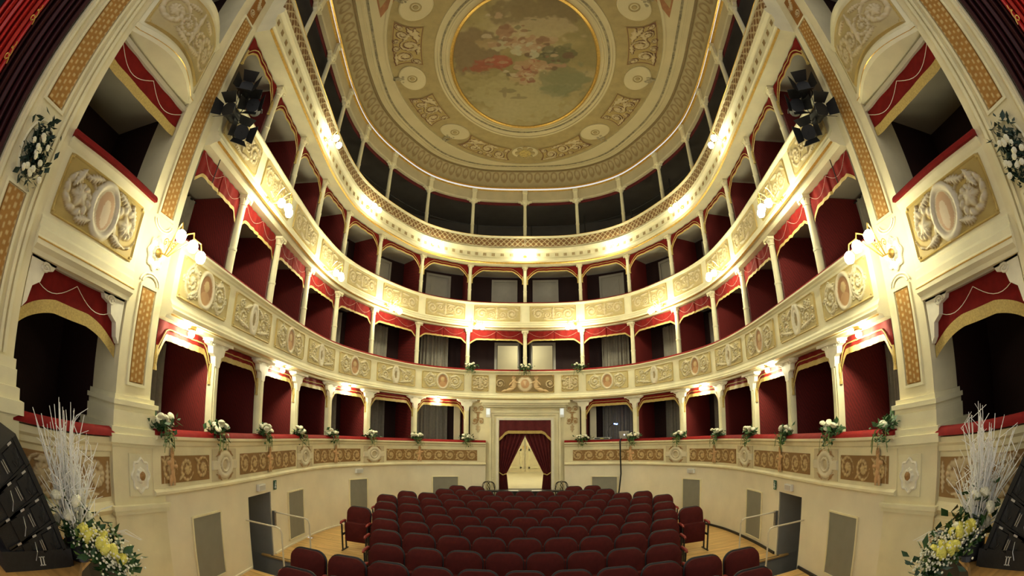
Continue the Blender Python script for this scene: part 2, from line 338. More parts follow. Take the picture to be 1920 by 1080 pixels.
def pan_stagebox(U, V, W, H):                      # big scroll and cartouche on the stage box
    h = np.zeros_like(U); C = field(U.shape, (0.40, 0.29, 0.09)); c = W * 0.52
    for sx in (-1, 1):
        q = c + sx * W * 0.29
        h = np.maximum(h, sp(U, V, q, H * 0.48, H * 0.36, sx, 0.2, 1.5, 0.5)); h = np.maximum(h, leaf(U, V, q + sx * W * 0.02, H * 0.9, q + sx * W * 0.10, H * 0.55, 0.07))
        h = np.maximum(h, leaf(U, V, q, H * 0.12, q - sx * W * 0.16, H * 0.22, 0.07)); h = np.maximum(h, leaf(U, V, c + sx * W * 0.1, H * 0.92, q, H * 0.78, 0.06))
    C = mixc(C, np.array((0.55, 0.48, 0.35)), np.clip(h * 1.5, 0, 1)); C = outl(C, h, (0.18, 0.10, 0.04))
    a, b = W * 0.12, H * 0.42
    s0 = blob(U, V, c, H * 0.5, a * 1.5, b * 1.12); r1 = ring(U, V, c, H * 0.5, a * 1.2, b, 0.035); s2 = blob(U, V, c, H * 0.5, a * 0.8, b * 0.75)
    C = mixc(C, np.array((0.56, 0.49, 0.36)), (s0 > 0).astype(float) * 0.9); C = mixc(C, np.array((0.42, 0.24, 0.13)), (s2 > 0).astype(float) * 0.8)
    fg = blob(U, V, c + 0.01, H * 0.45, a * 0.4, b * 0.55); C = mixc(C, np.array((0.58, 0.47, 0.33)), (fg > 0).astype(float))
    C = mixc(C, np.array((0.64, 0.58, 0.44)), np.clip(r1 * 2, 0, 1)); return C, np.maximum(np.maximum(h, r1), np.maximum(s0 * 0.6, fg * 0.6))
def curved_panel(name, fn, s0, s1, z0, z1, ins, parent, nu, nv, depth=0.03, frame=True, label=None, cut=False):
    su = np.linspace(s0, s1, nu); x, y, nx, ny = PN(su)
    xs, ys = x + nx * ins, y + ny * ins; W = float(np.hypot(np.diff(xs), np.diff(ys)).sum()); H = z1 - z0
    if s0 > s1: pass
    uu = np.concatenate([[0], np.cumsum(np.hypot(np.diff(xs), np.diff(ys)))]); U, V = np.meshgrid(uu, np.linspace(0, H, nv))
    C, h = fn(U, V, W, H)
    if frame: C, h = framed(U, V, W, H, C, h)
    edge = (np.minimum(np.minimum(U, W - U), np.minimum(V, H - V)) < 1e-6)
    d = np.where(edge, -0.03, 0.012 + h * depth)
    X = xs[None] + nx[None] * d; Y = ys[None] + ny[None] * d; Z = z0 + V
    o = MB().grid(X, Y, Z, np.clip(C, 0, 1), h > 0.004 if cut else None).build(name, PAINT, parent, smooth=True, attr=True)
    if label: o['label'] = label
    return o
def flat_panel(name, fn, org, ux, uz, W, H, nrm, parent, nu, nv, depth=0.03, frame=True, m=None, label=None, bow=None, cut=False):
    U, V = np.meshgrid(np.linspace(0, W, nu), np.linspace(0, H, nv)); C, h = fn(U, V, W, H)
    if frame: C, h = framed(U, V, W, H, C, h)
    edge = (np.minimum(np.minimum(U, W - U), np.minimum(V, H - V)) < 1e-6)
    d = np.where(edge, -0.03, 0.008 + h * depth)
    if bow is not None: d = d + bow(U / W)
    G = [org[i] + ux[i] * U + uz[i] * V + nrm[i] * d for i in range(3)]
    o = MB().grid(*G, np.clip(C, 0, 1), h > 0.004 if cut else None).build(name, m or PAINT, parent, smooth=True, attr=True)
    if label: o['label'] = label
    return o

# ================================================================== SETTING
# stalls floor of pine boards with two stair wells at the side doors
WELL = (6.05, 6.95, 3.42)                       # y0, y1, |x| from here outwards
floor = struct('floor', None, None, 'pale pine board floor of the stalls around the seats')
pm = {}
bw = 0.145; yb = 3.0
while yb < 14.0:
    y0, y1 = yb, min(yb + bw - 0.004, 14.0); ym = (y0 + y1) / 2
    xm = 4.55 if ym < 11 else 4.55 - (ym - 11) * 0.55
    spans = [(-xm, xm)] if not (WELL[0] < ym < WELL[1]) else [(-WELL[2], WELL[2])]
    for a, b in spans:
        cuts = [a] + sorted(random.uniform(a, b) for _ in range(2)) + [b]
        for c0, c1 in zip(cuts[:-1], cuts[1:]):
            if c1 - c0 < 0.3: continue
            MB().box((-(c1 - c0) / 2 + 0.002, -(y1 - y0) / 2, -0.03), ((c1 - c0) / 2 - 0.002, (y1 - y0) / 2, 0)).build('plank', PINE, floor).location = ((c0 + c1) / 2, ym, 0)
    yb += bw
MB().box((-3.4, 2.6, -0.12), (3.4, 14.2, -0.035)).build('subfloor', DARKW, floor)
for sg in (-1, 1):
    w_ = thing('stair_well', 'grey sunken stair well in the %s side of the stalls floor' % side(sg), 'stair well', kind='structure'); del w_['category']
    x0, x1 = sg * 3.42, sg * 5.4
    xa, xb = min(x0, x1), max(x0, x1)
    MB().box((xa, WELL[0] - 0.06, -0.9), (xb, WELL[0], -0.001)).build('side_panel', GREYD, w_)
    MB().box((xa, WELL[1], -0.9), (xb, WELL[1] + 0.06, -0.001)).build('side_panel', GREYD, w_)
    MB().box((xa, WELL[0], -0.95), (xb, WELL[1], -0.88)).build('base', GREYD, w_)
    for k in range(3):
        xs = sg * (3.42 + 0.24 * k); xe = sg * (3.42 + 0.24 * (k + 1))
        MB().box((min(xs, xe), WELL[0], -0.9), (max(xs, xe), WELL[1], -0.18 - 0.22 * k)).build('step', PINE, w_)
    # edge strip of the floor beside the well
    MB().box((min(sg * 3.45, sg * 4.36), WELL[1], -0.001), (max(sg * 3.45, sg * 4.36), WELL[1] + 0.03, 0.004)).build('edge_strip', BLACK, w_)
# curved wall below the boxes
def wall_piece(mb, s0, s1, z0, z1, n=None, ins=0.05, th=0.12):
    n = n or max(3, int(abs(s1 - s0) * 8) + 2); return mb.sweep(path(s0, s1, n), [(ins - th, z0), (ins, z0), (ins, z1), (ins - th, z1)])
for sg in (-1, 1):
    mb = MB(); wall_piece(mb, sg * 0.66, sg * 5.74, 0, 1.5); wall_piece(mb, sg * 6.3, sg * 8, 0, 1.5); wall_piece(mb, sg * 5.74, sg * 6.3, 1.2, 1.5)
    wl = struct('wall_%s' % side(sg), mb, WALLM, 'plain pale curved wall under the %s ground-floor boxes' % side(sg))
    # grey flush doors in the wall
    for n_, (s0, s1, z0, z1) in enumerate(((6.92, 7.42, 0.18, 1.10), (4.83, 5.26, 0.13, 1.08), (3.04, 3.46, 0.12, 1.12), (1.16, 1.64, 0.12, 1.09))):
        p = MB().sweep(path(sg * s0, sg * s1, 5), [(0.0, z0), (0.062, z0), (0.062, z1), (0.0, z1)]).build('panel', GREYP, wl)
        f = MB()
        for a, b, c, d in ((s0 - 0.02, s0, z0 - 0.02, z1 + 0.02), (s1, s1 + 0.02, z0 - 0.02, z1 + 0.02), (s0, s1, z1, z1 + 0.025), (s0, s1, z0 - 0.025, z0)):
            f.sweep(path(sg * a, sg * b, 4), [(0.0, c), (0.075, c), (0.075, d), (0.0, d)])
        f.build('panel_frame', CREAMD, wl)
    # door passage
    pa = MB(); xo, yo, nx, ny = [float(v) for v in PN(sg * 6.02)]
    dn = thing('door_%d' % (1 if sg < 0 else 2), 'dark grey side exit passage in the %s stalls wall' % side(sg), 'door', kind='structure'); del dn['category']
    for s_ in (5.74, 6.3):
        x, y, ax, ay = [float(v) for v in PN(sg * s_)]
        MB().sweep([(x, y, -ay * 0 + ax, ay)], [(0, 0)], closed=False) if False else None
        e = MB(); dx, dy = -nx, -ny
        tx, ty = -ny * 0.03, nx * 0.03
        e.add([(x - tx + nx * .04, y - ty + ny * .04, -0.9), (x + tx + nx * .04, y + ty + ny * .04, -0.9), (x + tx + dx * 1.4, y + ty + dy * 1.4, -0.9), (x - tx + dx * 1.4, y - ty + dy * 1.4, -0.9),
               (x - tx + nx * .04, y - ty + ny * .04, 1.2), (x + tx + nx * .04, y + ty + ny * .04, 1.2), (x + tx + dx * 1.4, y + ty + dy * 1.4, 1.2), (x - tx + dx * 1.4, y - ty + dy * 1.4, 1.2)],
              [(0, 3, 2, 1), (4, 5, 6, 7), (0, 1, 5, 4), (1, 2, 6, 5), (2, 3, 7, 6), (3, 0, 4, 7)])
        e.build('jamb', GREYD, dn)
    xw = sg * 5.55
    MB().box((min(xw, xw + sg * .05), 5.6, -0.9), (max(xw, xw + sg * .05), 7.6, 1.3)).build('back_panel', GREYD, dn)
    MB().box((min(sg * 4.4, sg * 5.6), 5.6, 1.2), (max(sg * 4.4, sg * 5.6), 7.6, 1.25)).build('lintel', GREYD, dn)
    # baseboard
    bb = MB()
    for a, b in ((0.66, 5.70), (6.34, 7.95)): bb.sweep(path(sg * a, sg * b, 40), [(0.05, 0), (0.075, 0), (0.075, 0.05 if sg > 0 else 0.03), (0.05, 0.05 if sg > 0 else 0.03)])
    struct('baseboard_%s' % side(sg), bb, BLACK if sg > 0 else WALLM, '%s base strip along the %s stalls wall' % ('black' if sg > 0 else 'thin pale', side(sg)))

# ground-floor wall round the entrance
wb = MB()
wb.box((-1.66, 13.95, 0), (-0.79, 14.15, 3.44)); wb.box((0.79, 13.95, 0), (1.66, 14.15, 3.44)); wb.box((-0.79, 13.95, 2.85), (0.79, 14.15, 3.44))
wallb = struct('wall_back', wb, CREAMD, 'cream back wall around the curtained centre entrance')
def frame_rect(mb, x0, x1, z0, z1, wd, y0, y1, bottom=False):
    mb.box((x0 - wd, y0, z0), (x0, y1, z1 + wd)); mb.box((x1, y0, z0), (x1 + wd, y1, z1 + wd)); mb.box((x0, y0, z1), (x1, y1, z1 + wd))
ds = struct('trim_1', None, None, 'stepped cream moulding framing the centre entrance')
for x, wd, dy in ((0.79, 0.07, 0.10), (0.86, 0.06, 0.055), (0.92, 0.09, 0.075), (1.01, 0.05, 0.11)):
    m_ = MB(); frame_rect(m_, -x, x, 0, 2.85 + x - 0.79, wd, 13.95 - dy, 13.951); m_.build('moulding', STONE if wd == 0.07 else CREAM, ds)
dent = MB()
for i in range(38):
    z = 0.75 + i * 0.056
    for sx in (-1, 1): dent.box((sx * 0.965 - 0.022, 13.855, z), (sx * 0.965 + 0.022, 13.876, z + 0.03))
for i in range(34): dent.box((-0.93 + i * 0.055, 13.855, 2.99), (-0.93 + i * 0.055 + 0.03, 13.876, 3.03))
dent.build('dentil_course', CREAMD, ds)['kind'] = 'stuff'
MB().box((-1.22, 13.78, 3.24), (1.22, 13.951, 3.30)).box((-1.28, 13.70, 3.30), (1.28, 13.951, 3.36)).box((-1.33, 13.64, 3.36), (1.33, 13.951, 3.44)).build('cornice', CREAM, ds)
for sx in (-1, 1):                                 # painted grotesques beside the entrance
    def gro(U, V, W, H, sx=sx):
        h = np.zeros_like(U); c = W / 2
        for y, r in ((0.86, 0.085), (0.42, 0.10)):
            for q in (-1, 1): h = np.maximum(h, sp(U, V, c + q * W * 0.28, H * y, r, q, 0.1, 1.3, 0.4))
        h = np.maximum(h, leaf(U, V, c, H * 0.02, c, H * 0.32, 0.07, 3)); h = np.maximum(h, leaf(U, V, c, H * 0.35, c, H * 0.75, 0.05, 4)); h = np.maximum(h, leaf(U, V, c - W * .35, H * 0.72, c + W * .35, H * 0.72, 0.035, 3))
        C = field(U.shape, (0.56, 0.47, 0.30)); C = mixc(C, np.array((0.34, 0.19, 0.07)), np.clip(h * 1.6, 0, 1) * (0.5 + 0.5 * (V > H * 0.33))); return C, h
    flat_panel('painted_ornament', gro, (sx * 1.42 - 0.17, 13.945, 2.45), (1, 0, 0), (0, 0, 1), 0.34, 0.86, (0, -1, 0), wallb, 44, 90, 0.006, False, FRESCO, cut=True)
st = struct('floor_landing', MB().box((-0.78, 13.62, 0), (0.78, 14.2, 0.70)).box((-0.78, 13.50, 0), (0.78, 13.62, 0.46)), DARKW, 'dark entrance steps below the centre curtain')
# lobby behind
lb = struct('lobby_wall', None, None, 'bright cream lobby seen through the parted curtain')
LOB = mat('cream_lobby_paint', (0.72, 0.64, 0.44), 0.6, noise=0.04, nscale=3)
LOBF = mat('pale_lobby_floor', (0.72, 0.66, 0.50), 0.3, noise=0.06, nscale=3)
MB().box((-2.2, 14.2, 0.62), (2.2, 20, 0.70)).build('floor', LOBF, lb)
MB().box((-2.2, 19.8, 0.7), (2.2, 20, 3.7)).build('end_wall', LOB, lb)
for sx in (-1, 1): MB().box((sx * 2.1 - 0.1, 14.2, 0.7), (sx * 2.1 + 0.1, 20, 3.7)).build('side_wall', LOB, lb)
MB().box((-2.2, 14.2, 3.6), (2.2, 20, 3.7)).build('lobby_ceiling', LOB, lb)
ld = thing('lobby_door', 'cream double door with grey glass at the end of the lobby', 'door', (0, 19.74, 0.7))
for sx in (-1, 1):
    lf = MB().box((sx * 0.45 - 0.42, -0.05, 0), (sx * 0.45 + 0.42, 0, 2.4)).build('door_leaf', LOB, ld)
    fr = MB()
    for a, b, c, d in ((-0.3, 0.3, 0.15, 0.22), (-0.3, 0.3, 0.92, 1.0), (-0.3, -0.24, 0.15, 1.0), (0.24, 0.3, 0.15, 1.0)): fr.box((sx * 0.45 + a, -0.08, c), (sx * 0.45 + b, -0.05, d))
    fr.build('door_panel', CREAM, lf); MB().box((sx * 0.45 - 0.28, -0.07, 1.15), (sx * 0.45 + 0.28, -0.05, 2.25)).build('pane', mat('grey_glass', (0.30, 0.31, 0.27), 0.15), lf)
    MB().box((sx * 0.07 - 0.015, -0.10, 1.0), (sx * 0.07 + 0.015, -0.05, 1.14)).build('handle', GOLD, lf)
ll = thing('lobby_lamp', 'round glowing lamp under the lobby ceiling', 'lamp', (0, 16.2, 3.6))
MB().lathe([(0.05, 0), (0.05, -0.12), (0.02, -0.12)], 10).build('stem', GOLD, ll); MB().ball((0, 0, -0.26), 0.18, 2).build('globe', LOBL, ll, smooth=True)

# ------------------------------------------------------------------ tiers
# level data: col base, soffit, parapet bottom, rail top, box floor
LV = {1: dict(rail=2.22, soff=3.44, floor=1.30, name='ground-floor'), 2: dict(rail=4.39, soff=5.62, floor=3.60, name='first-tier'),
      3: dict(rail=6.52, soff=7.72, floor=5.78, name='second-tier'), 4: dict(rail=8.70, soff=10.22, floor=7.90, name='gallery')}
DEPTH = 1.05
for t, z0, z1 in ((2, 3.45, 3.60), (3, 5.63, 5.78), (4, 7.74, 7.90)):
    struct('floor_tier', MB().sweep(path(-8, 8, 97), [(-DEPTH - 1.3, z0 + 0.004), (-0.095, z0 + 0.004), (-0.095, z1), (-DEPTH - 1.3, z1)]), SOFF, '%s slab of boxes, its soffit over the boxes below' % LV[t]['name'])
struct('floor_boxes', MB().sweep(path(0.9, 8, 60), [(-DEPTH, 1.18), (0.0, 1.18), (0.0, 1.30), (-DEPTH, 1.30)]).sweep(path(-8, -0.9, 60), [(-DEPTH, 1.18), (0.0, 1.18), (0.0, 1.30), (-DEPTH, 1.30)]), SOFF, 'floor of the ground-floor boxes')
# back walls of the boxes, with open doorways in the two centre boxes of the first tier
for t in (1, 2, 3, 4):
    mb = MB(); z0, z1 = LV[t]['floor'], LV[t]['soff'] + (0.4 if t == 4 else 0.0); dd = DEPTH if t < 4 else 2.2
    pr = [(-dd, z0), (-dd - 0.1, z0), (-dd - 0.1, z1), (-dd, z1)]
    if t == 1:
        mb.sweep(path(-8, -0.75, 50), pr); mb.sweep(path(0.75, 8, 50), pr)
    elif t == 2:
        for a, b in ((-8, -0.46), (-0.13, 0.13), (0.46, 8)): mb.sweep(path(a, b, 50), pr)
        for a, b in ((-0.46, -0.13), (0.13, 0.46)): mb.sweep(path(a, b, 5), [(-dd, 5.36), (-dd - 0.1, 5.36), (-dd - 0.1, z1), (-dd, z1)])
    else: mb.sweep(path(-8, 8, 97), pr)
    struct('wall_%s' % ['', 'ground_boxes', 'first_tier', 'second_tier', 'gallery'][t], mb, DAMASK_SHADED if t < 4 else mat('dim_gallery_plaster', (0.12, 0.105, 0.09), 0.8, noise=0.1, nscale=3), 'back wall of the %s boxes' % LV[t]['name'] if t < 4 else 'dim grey back wall of the open gallery')
# corridor behind the two centre boxes
cw = struct('wall_corridor', MB().box((-2.2, 16.9, 3.5), (2.2, 17.0, 5.8)), LOB, 'lit corridor wall behind the centre first-tier boxes')
cl = thing('corridor_lamp', 'small glowing globe in the first-tier corridor', 'lamp', (0, 16.1, 5.62))
MB().lathe([(0.03, 0), (0.03, -0.06)], 8).build('stem', GOLD, cl); MB().ball((0, 0, -0.14), 0.09, 2).build('globe', CORL, cl, smooth=True)
# partitions
def radial_box(s, d0, d1, th, z0, z1):
    x, y, nx, ny = [float(v) for v in PN(s)]; tx, ty = -ny * th / 2, nx * th / 2
    p = [(x + nx * d0 - tx, y + ny * d0 - ty), (x + nx * d1 - tx, y + ny * d1 - ty), (x + nx * d1 + tx, y + ny * d1 + ty), (x + nx * d0 + tx, y + ny * d0 + ty)]
    return MB().prism(p, z0, z1)
for t in (1, 2, 3):
    for k in range(-8, 9):
        if t == 1 and k == 0: continue
        o = radial_box(k * 0.9999, -DEPTH + 0.02, -0.09, 0.05, LV[t]['floor'], LV[t]['soff'] - 0.005).build('wall_partition', DAMASK)
        who = 'at the centre line' if k == 0 else '%s from the centre on the %s' % (ORD[abs(k)], side(k))
        tag(o, 'red damask box partition on the %s, %s' % (LV[t]['name'] if t > 1 else 'ground floor', who), None, None, 'structure')

# balcony fronts
def cushion(s0, s1, z, ins, parent, n, wd=0.11, ht=0.075):
    pr = [(ins + wd * math.cos(a), z - ht + ht * max(0, math.sin(a)) * 1.0) for a in np.linspace(0, PI, 7)]
    return MB().sweep(path(s0, s1, n), pr).build('velvet_cushion', VELVET, parent, smooth=True)
T2 = thing('balcony', 'cream first-tier balcony front with portrait medallions between scroll panels', 'balcony')
T3 = thing('balcony', 'cream second-tier balcony front with running scroll panels', 'balcony')
T4 = thing('balcony', 'cream gallery front with brown strapwork band and projecting cornice', 'balcony')
NP = 129
MB().sweep(path(-8, 8, NP), [(-0.10, 3.45), (0.10, 3.45), (0.12, 3.48), (0.21, 3.50), (0.22, 3.54), (0.18, 3.57), (0.18, 3.60), (0.15, 3.64), (0.14, 3.66), (0.14, 4.25), (0.16, 4.27), (0.17, 4.29), (0.21, 4.31), (0.21, 4.335), (-0.10, 4.335)]).build('parapet', CREAM, T2); PT2 = COL.objects[-1]
MB().sweep(path(-8, 8, NP), [(-0.10, 5.63), (0.10, 5.63), (0.16, 5.66), (0.24, 5.68), (0.25, 5.73), (0.20, 5.77), (0.18, 5.82), (0.15, 5.84), (0.14, 5.86), (0.14, 6.40), (0.16, 6.42), (0.20, 6.44), (0.20, 6.465), (-0.10, 6.465)]).build('parapet', CREAM, T3); PT3 = COL.objects[-1]
MB().sweep(path(-8, 8, NP), [(-0.10, 7.75), (0.26, 7.75), (0.28, 7.80), (0.32, 7.83), (0.32, 7.90), (0.29, 7.94), (0.27, 7.97), (0.26, 7.98), (0.26, 8.12), (0.29, 8.14), (0.34, 8.18), (0.36, 8.24), (0.33, 8.28), (0.28, 8.31), (0.27, 8.33), (0.27, 8.63), (0.30, 8.64), (0.31, 8.69), (-0.10, 8.69)]).build('parapet', CREAM, T4); PT4 = COL.objects[-1]
for T, pr in ((T2, [(0.195, 3.475), (0.225, 3.485), (0.195, 3.49)]), (T3, [(0.22, 5.655), (0.255, 5.67), (0.22, 5.68)]), (T4, [(0.265, 7.74), (0.30, 7.765), (0.275, 7.80)]), (T4, [(0.30, 8.685), (0.32, 8.69), (0.30, 8.705)])):
    MB().sweep(path(-8, 8, NP), pr).build('gilt_bead', GOLD, T)
cushion(-8, 8, 4.40, 0.08, T2, NP); cushion(-8, 8, 6.525, 0.08, T3, NP, 0.10, 0.065)
for sg in (-1, 1):
    for k in range(8):
        near = k >= 5; nu, nv = (96, 52) if near else (72, 40)
        m0, m1 = 0.07, 0.93
        if k == 0: m0 = 0.62                     # small panel beside the coat of arms
        f2 = (pan_portrait if k % 2 == 1 else pan_oval) if k else (lambda U, V, W, H: pan_scroll(U, V, W, H, 1))
        s0, s1 = sorted((sg * (k + m0), sg * (k + m1)))
        # left to right as seen from the house: x runs against s sign only by order, s grows from left to right
        curved_panel('relief_panel', f2, s0, s1, 3.705, 4.215, 0.145, PT2, nu, nv)
        s0, s1 = sorted((sg * (k + 0.08), sg * (k + 0.92)))
        curved_panel('relief_panel', (lambda U, V, W, H, q=k: pan_scroll(U, V, W, H, q % 2)), s0, s1, 5.885, 6.385, 0.145, PT3, nu, nv, 0.022)
        curved_panel('strapwork_band', pan_lattice, *sorted((sg * (k + 0.001), sg * (k + 0.999))), 8.335, 8.625, 0.275, PT4, 110, 22, 0.012, False)
        trg = MB()
        for q in range(6):
            c = k + (q + 0.5) / 6
            for e in (-0.022, 0, 0.022):
                x, y, nx, ny = [float(v) for v in PN(sg * (c + e))]; M = Matrix.Translation((x + nx * 0.262, y + ny * 0.262, 8.05)) @ Matrix.Rotation(math.atan2(ny, nx), 4, 'Z')
                trg.box((0, -0.010, -0.045), (0.008, 0.010, 0.045), M)
        trg.build('triglyph_course', mat('tan_stucco', (0.38, 0.26, 0.11), 0.6, noise=0.1, nscale=20), PT4)['kind'] = 'stuff'
curved_panel('coat_of_arms_panel', pan_coat, -0.50, 0.50, 3.68, 4.23, 0.145, PT2, 110, 60, 0.045, label='coat of arms held by two reclining figures')
# ground-floor balcony fronts, either side of the entrance
PUTTO = (0.58, 0.34, 0.16)
for sg in (-1, 1):
    T1 = thing('balcony', 'ground-floor balcony front on the %s with brown scroll frieze and putti' % side(sg), 'balcony')
    MB().sweep(path(sg * 0.66, sg * 8, 70), [(-0.10, 1.46), (0.09, 1.46), (0.11, 1.48), (0.11, 1.51), (0.08, 1.53), (0.07, 1.535), (0.07, 2.02), (0.09, 2.04), (0.10, 2.09), (0.15, 2.12), (0.15, 2.155), (-0.10, 2.155)]).build('parapet', CREAMD, T1); PT1 = COL.objects[-1]
    cushion(sg * 0.66, sg * 8, 2.225, 0.04, T1, 70, 0.11, 0.075)
    for a, b in ((7.1, 7.9), (5.05, 6.5), (3.2, 4.5), (0.80, 2.62)):
        s0, s1 = sorted((sg * a, sg * b)); curved_panel('frieze_panel', pan_frieze, s0, s1, 1.585, 1.925, 0.07, PT1, int(70 * (b - a)) + 40, 36, 0.012, False)
    for c in (6.82, 4.78, 2.9):
        def cart(U, V, W, H):
            h = np.maximum(ring(U, V, W / 2, H / 2, W * 0.26, H * 0.34, 0.05), ring(U, V, W / 2, H / 2, W * 0.14, H * 0.20, 0.025)); h = np.maximum(h, 0.7 * ((np.abs(V - H / 2) < 0.06) & (np.abs(U - W / 2) > W * 0.28)))
            d = np.zeros_like(U)
            for q in (-1, 1):
                for e in (-1, 1): d = np.maximum(d, leaf(U, V, W / 2 + q * W * 0.12, H * (0.5 + e * 0.48), W / 2 + q * W * 0.34, H * (0.5 + e * 0.26), 0.035, 2))
            C = field(U.shape, (0.58, 0.49, 0.31)); C = mixc(C, np.array((0.68, 0.61, 0.44)), np.clip(h * 1.5, 0, 1)); C = outl(C, h, (0.36, 0.22, 0.09), k=0.7); C = mixc(C, np.array((0.33, 0.18, 0.07)), np.clip(d * 2, 0, 1)); return C, np.maximum(h, d * 0.5)
        s0, s1 = sorted((sg * (c - 0.24), sg * (c + 0.24))); curved_panel('cartouche', cart, s0, s1, 1.545, 2.005, 0.07, PT1, 48, 52, 0.03, False)
    # painted putti: low flat figures on the frieze
    for c in (7.74, 5.8, 3.86, 1.92):
        def putto(U, V, W, H, f=sg * (1 if c > 2 else -1)):
            g = np.zeros_like(U); c0 = W / 2
            for (x, y, a, b) in ((0, 0.84, 0.10, 0.13), (0.02, 0.56, 0.13, 0.20), (0.16, 0.60, 0.16, 0.06), (-0.02, 0.30, 0.12, 0.16), (0.10, 0.16, 0.08, 0.15), (-0.10, 0.14, 0.07, 0.14), (-0.20, 0.50, 0.12, 0.05)):
                g = np.maximum(g, blob(U, V, c0 + f * x * W, H * y, a * W, b * H))
            h0 = pan_frieze(U, V, W, H)[1] * 0.15; C = field(U.shape, (0.30, 0.17, 0.06)); out = (V > H * 0.86) | (V < H * 0.1)
            C = np.where(out[..., None], np.array((0.58, 0.49, 0.31)), C); C = mixc(C, np.array((0.56, 0.40, 0.19)), np.clip(h0 * 5, 0, 1) * (~out)); C = mixc(C, np.array(PUTTO), (g > 0).astype(float)); C = mixc(C, np.array((0.30, 0.15, 0.06)), ((g > 0) & (g < 0.18)).astype(float) * 0.7)
            hr = blob(U, V, c0, H * 0.90, 0.11 * W, 0.09 * H); C = mixc(C, np.array((0.35, 0.18, 0.07)), (hr > 0).astype(float) * 0.7); return C, g
        s0, s1 = sorted((sg * (c - 0.13), sg * (c + 0.13))); curved_panel('putto_panel', putto, s0, s1, 1.56, 2.03, 0.082, PT1, 40, 64, 0.014, False, cut=True)

# ------------------------------------------------------------------ ceiling (flat, coved rim on the horseshoe)
ZCE = 8.5 + ZC; EC = (0.0, 8.45)
ceil = struct('ceiling', None, None, 'painted cream ceiling with oval fresco and ring of scroll panels')
ZRIM = 7.95 + ZC; CEILC0 = mat('cream_lintel_paint', (0.50, 0.43, 0.27), 0.7, noise=0.1, nscale=3)
# lintel ring above the gallery openings and coved band up to the ceiling
MB().sweep(path(-8, 8, NP), [(-0.06, 10.12), (0.03, 10.12), (0.05, 10.16), (0.05, 10.50), (0.10, 10.52), (-0.06, 10.60)]).build('lintel', CEILC0, ceil)
for pr in ([(0.05, 10.50), (0.10, 10.505), (0.11, 10.53), (0.05, 10.545)], [(0.10, 10.59), (0.14, 10.60), (0.14, 10.625), (0.09, 10.63)]): MB().sweep(path(-8, 8, NP), pr).build('gilt_cornice', GOLD, ceil)
def cove(U, V, W, H):
    p = 0.30; x = (U / p) % 1 - 0.5; d = np.hypot(x * 1.0, (V / H - 0.55) * 1.3); h = np.clip(1 - (np.abs(d - 0.33) / 0.10) ** 2, 0, 1) * (V / H > 0.18)
    h = np.maximum(h, np.clip(1 - np.hypot(x, (V / H - 0.35)) / 0.16, 0, 1)); C = field(U.shape, (0.36, 0.285, 0.145)); C = mixc(C, np.array((0.22, 0.14, 0.055)), np.clip(h * 1.3, 0, 1) * 0.8); return C, h
for sg in (-1, 1):
    for k in range(8):
        s0, s1 = sorted((sg * (k + 0.0), sg * (k + 1.0)))
        su = np.linspace(s0, s1, 64); x, y, nx, ny = PN(su); uu = np.concatenate([[0], np.cumsum(np.hypot(np.diff(x), np.diff(y)))]) + k * 0
        # keep the pattern running: whole number of repeats in each bay
        W = uu[-1]; U, V = np.meshgrid(uu / W * round(W / 0.30) * 0.30, np.linspace(0, 0.62, 20)); C, h = cove(U, V, W, 0.62)
        tt = V / 0.62; ins = 0.12 + 0.30 * (1 - np.cos(tt * PI / 2)); z = ZRIM + 0.05 + (ZCE - ZRIM - 0.05) * np.sin(tt * PI / 2)
        MB().grid(x[None] + nx[None] * (ins + h * 0.015), y[None] + ny[None] * (ins + h * 0.015), z - h * 0.01, C).build('coved_band', FRESCO, ceil, smooth=True, attr=True)
MB().sweep(path(-8, 8, NP), [(0.40, ZCE), (0.40, ZCE - 0.03), (0.44, ZCE - 0.035), (0.47, ZCE - 0.03), (0.47, ZCE)]).build('rim_moulding', mat('umber_moulding', (0.20, 0.14, 0.06), 0.6, noise=0.1, nscale=10), ceil)
# flat field: horseshoe outline closed towards the stage
ox, oy, onx, ony = PN(np.linspace(-8, 8, 97)); out = list(zip((ox + onx * 0.40).tolist(), (oy + ony * 0.40).tolist())) + [(3.6, 0.9), (-3.6, 0.9)]
fld = MB(); fld.add([(x, y, ZCE) for x, y in out], [tuple(range(len(out)))[::-1]]); fld.add([(x, y, ZCE + 0.2) for x, y in out], [tuple(range(len(out)))])
CEILC = mat('cream_ceiling_paint', (0.51, 0.43, 0.245), 0.75, noise=0.10, nscale=1.2)
fld.build('ceiling_field', CEILC, ceil)
def epath(a, b, n=121, t0=0, t1=2 * PI):
    P_ = []
    for t in np.linspace(t0, t1, n):
        x, y = EC[0] + a * math.cos(t), EC[1] + b * math.sin(t); nx, ny = -math.cos(t) / a, -math.sin(t) / b; l = math.hypot(nx, ny); P_.append((x, y, nx / l, ny / l))
    return P_
def ering(name, a, b, prof, m): return MB().sweep(epath(a, b), [(d, ZCE + z) for d, z in prof], caps=False).build(name, m, ceil)
ering('gilt_frame', 1.86, 2.56, [(-0.03, 0), (-0.03, -0.05), (0.02, -0.07), (0.05, -0.04), (0.05, 0)], GOLD)
ering('ring_moulding', 2.02, 2.74, [(-0.02, 0), (-0.02, -0.02), (0.02, -0.03), (0.03, 0)], CEILC)
ering('leaf_band', 2.12, 2.84, [(-0.025, 0), (-0.025, -0.012), (0.025, -0.012), (0.025, 0)], mat('grey_leaf_band', (0.26, 0.215, 0.12), 0.7, noise=0.6, nscale=14))
ering('ring_moulding', 2.24, 3.08, [(-0.03, 0), (-0.03, -0.03), (0.03, -0.03), (0.03, 0)], CEILC)
ering('ring_moulding', 3.48, 4.66, [(-0.03, 0), (-0.03, -0.025), (0.03, -0.03), (0.03, 0)], CEILC)
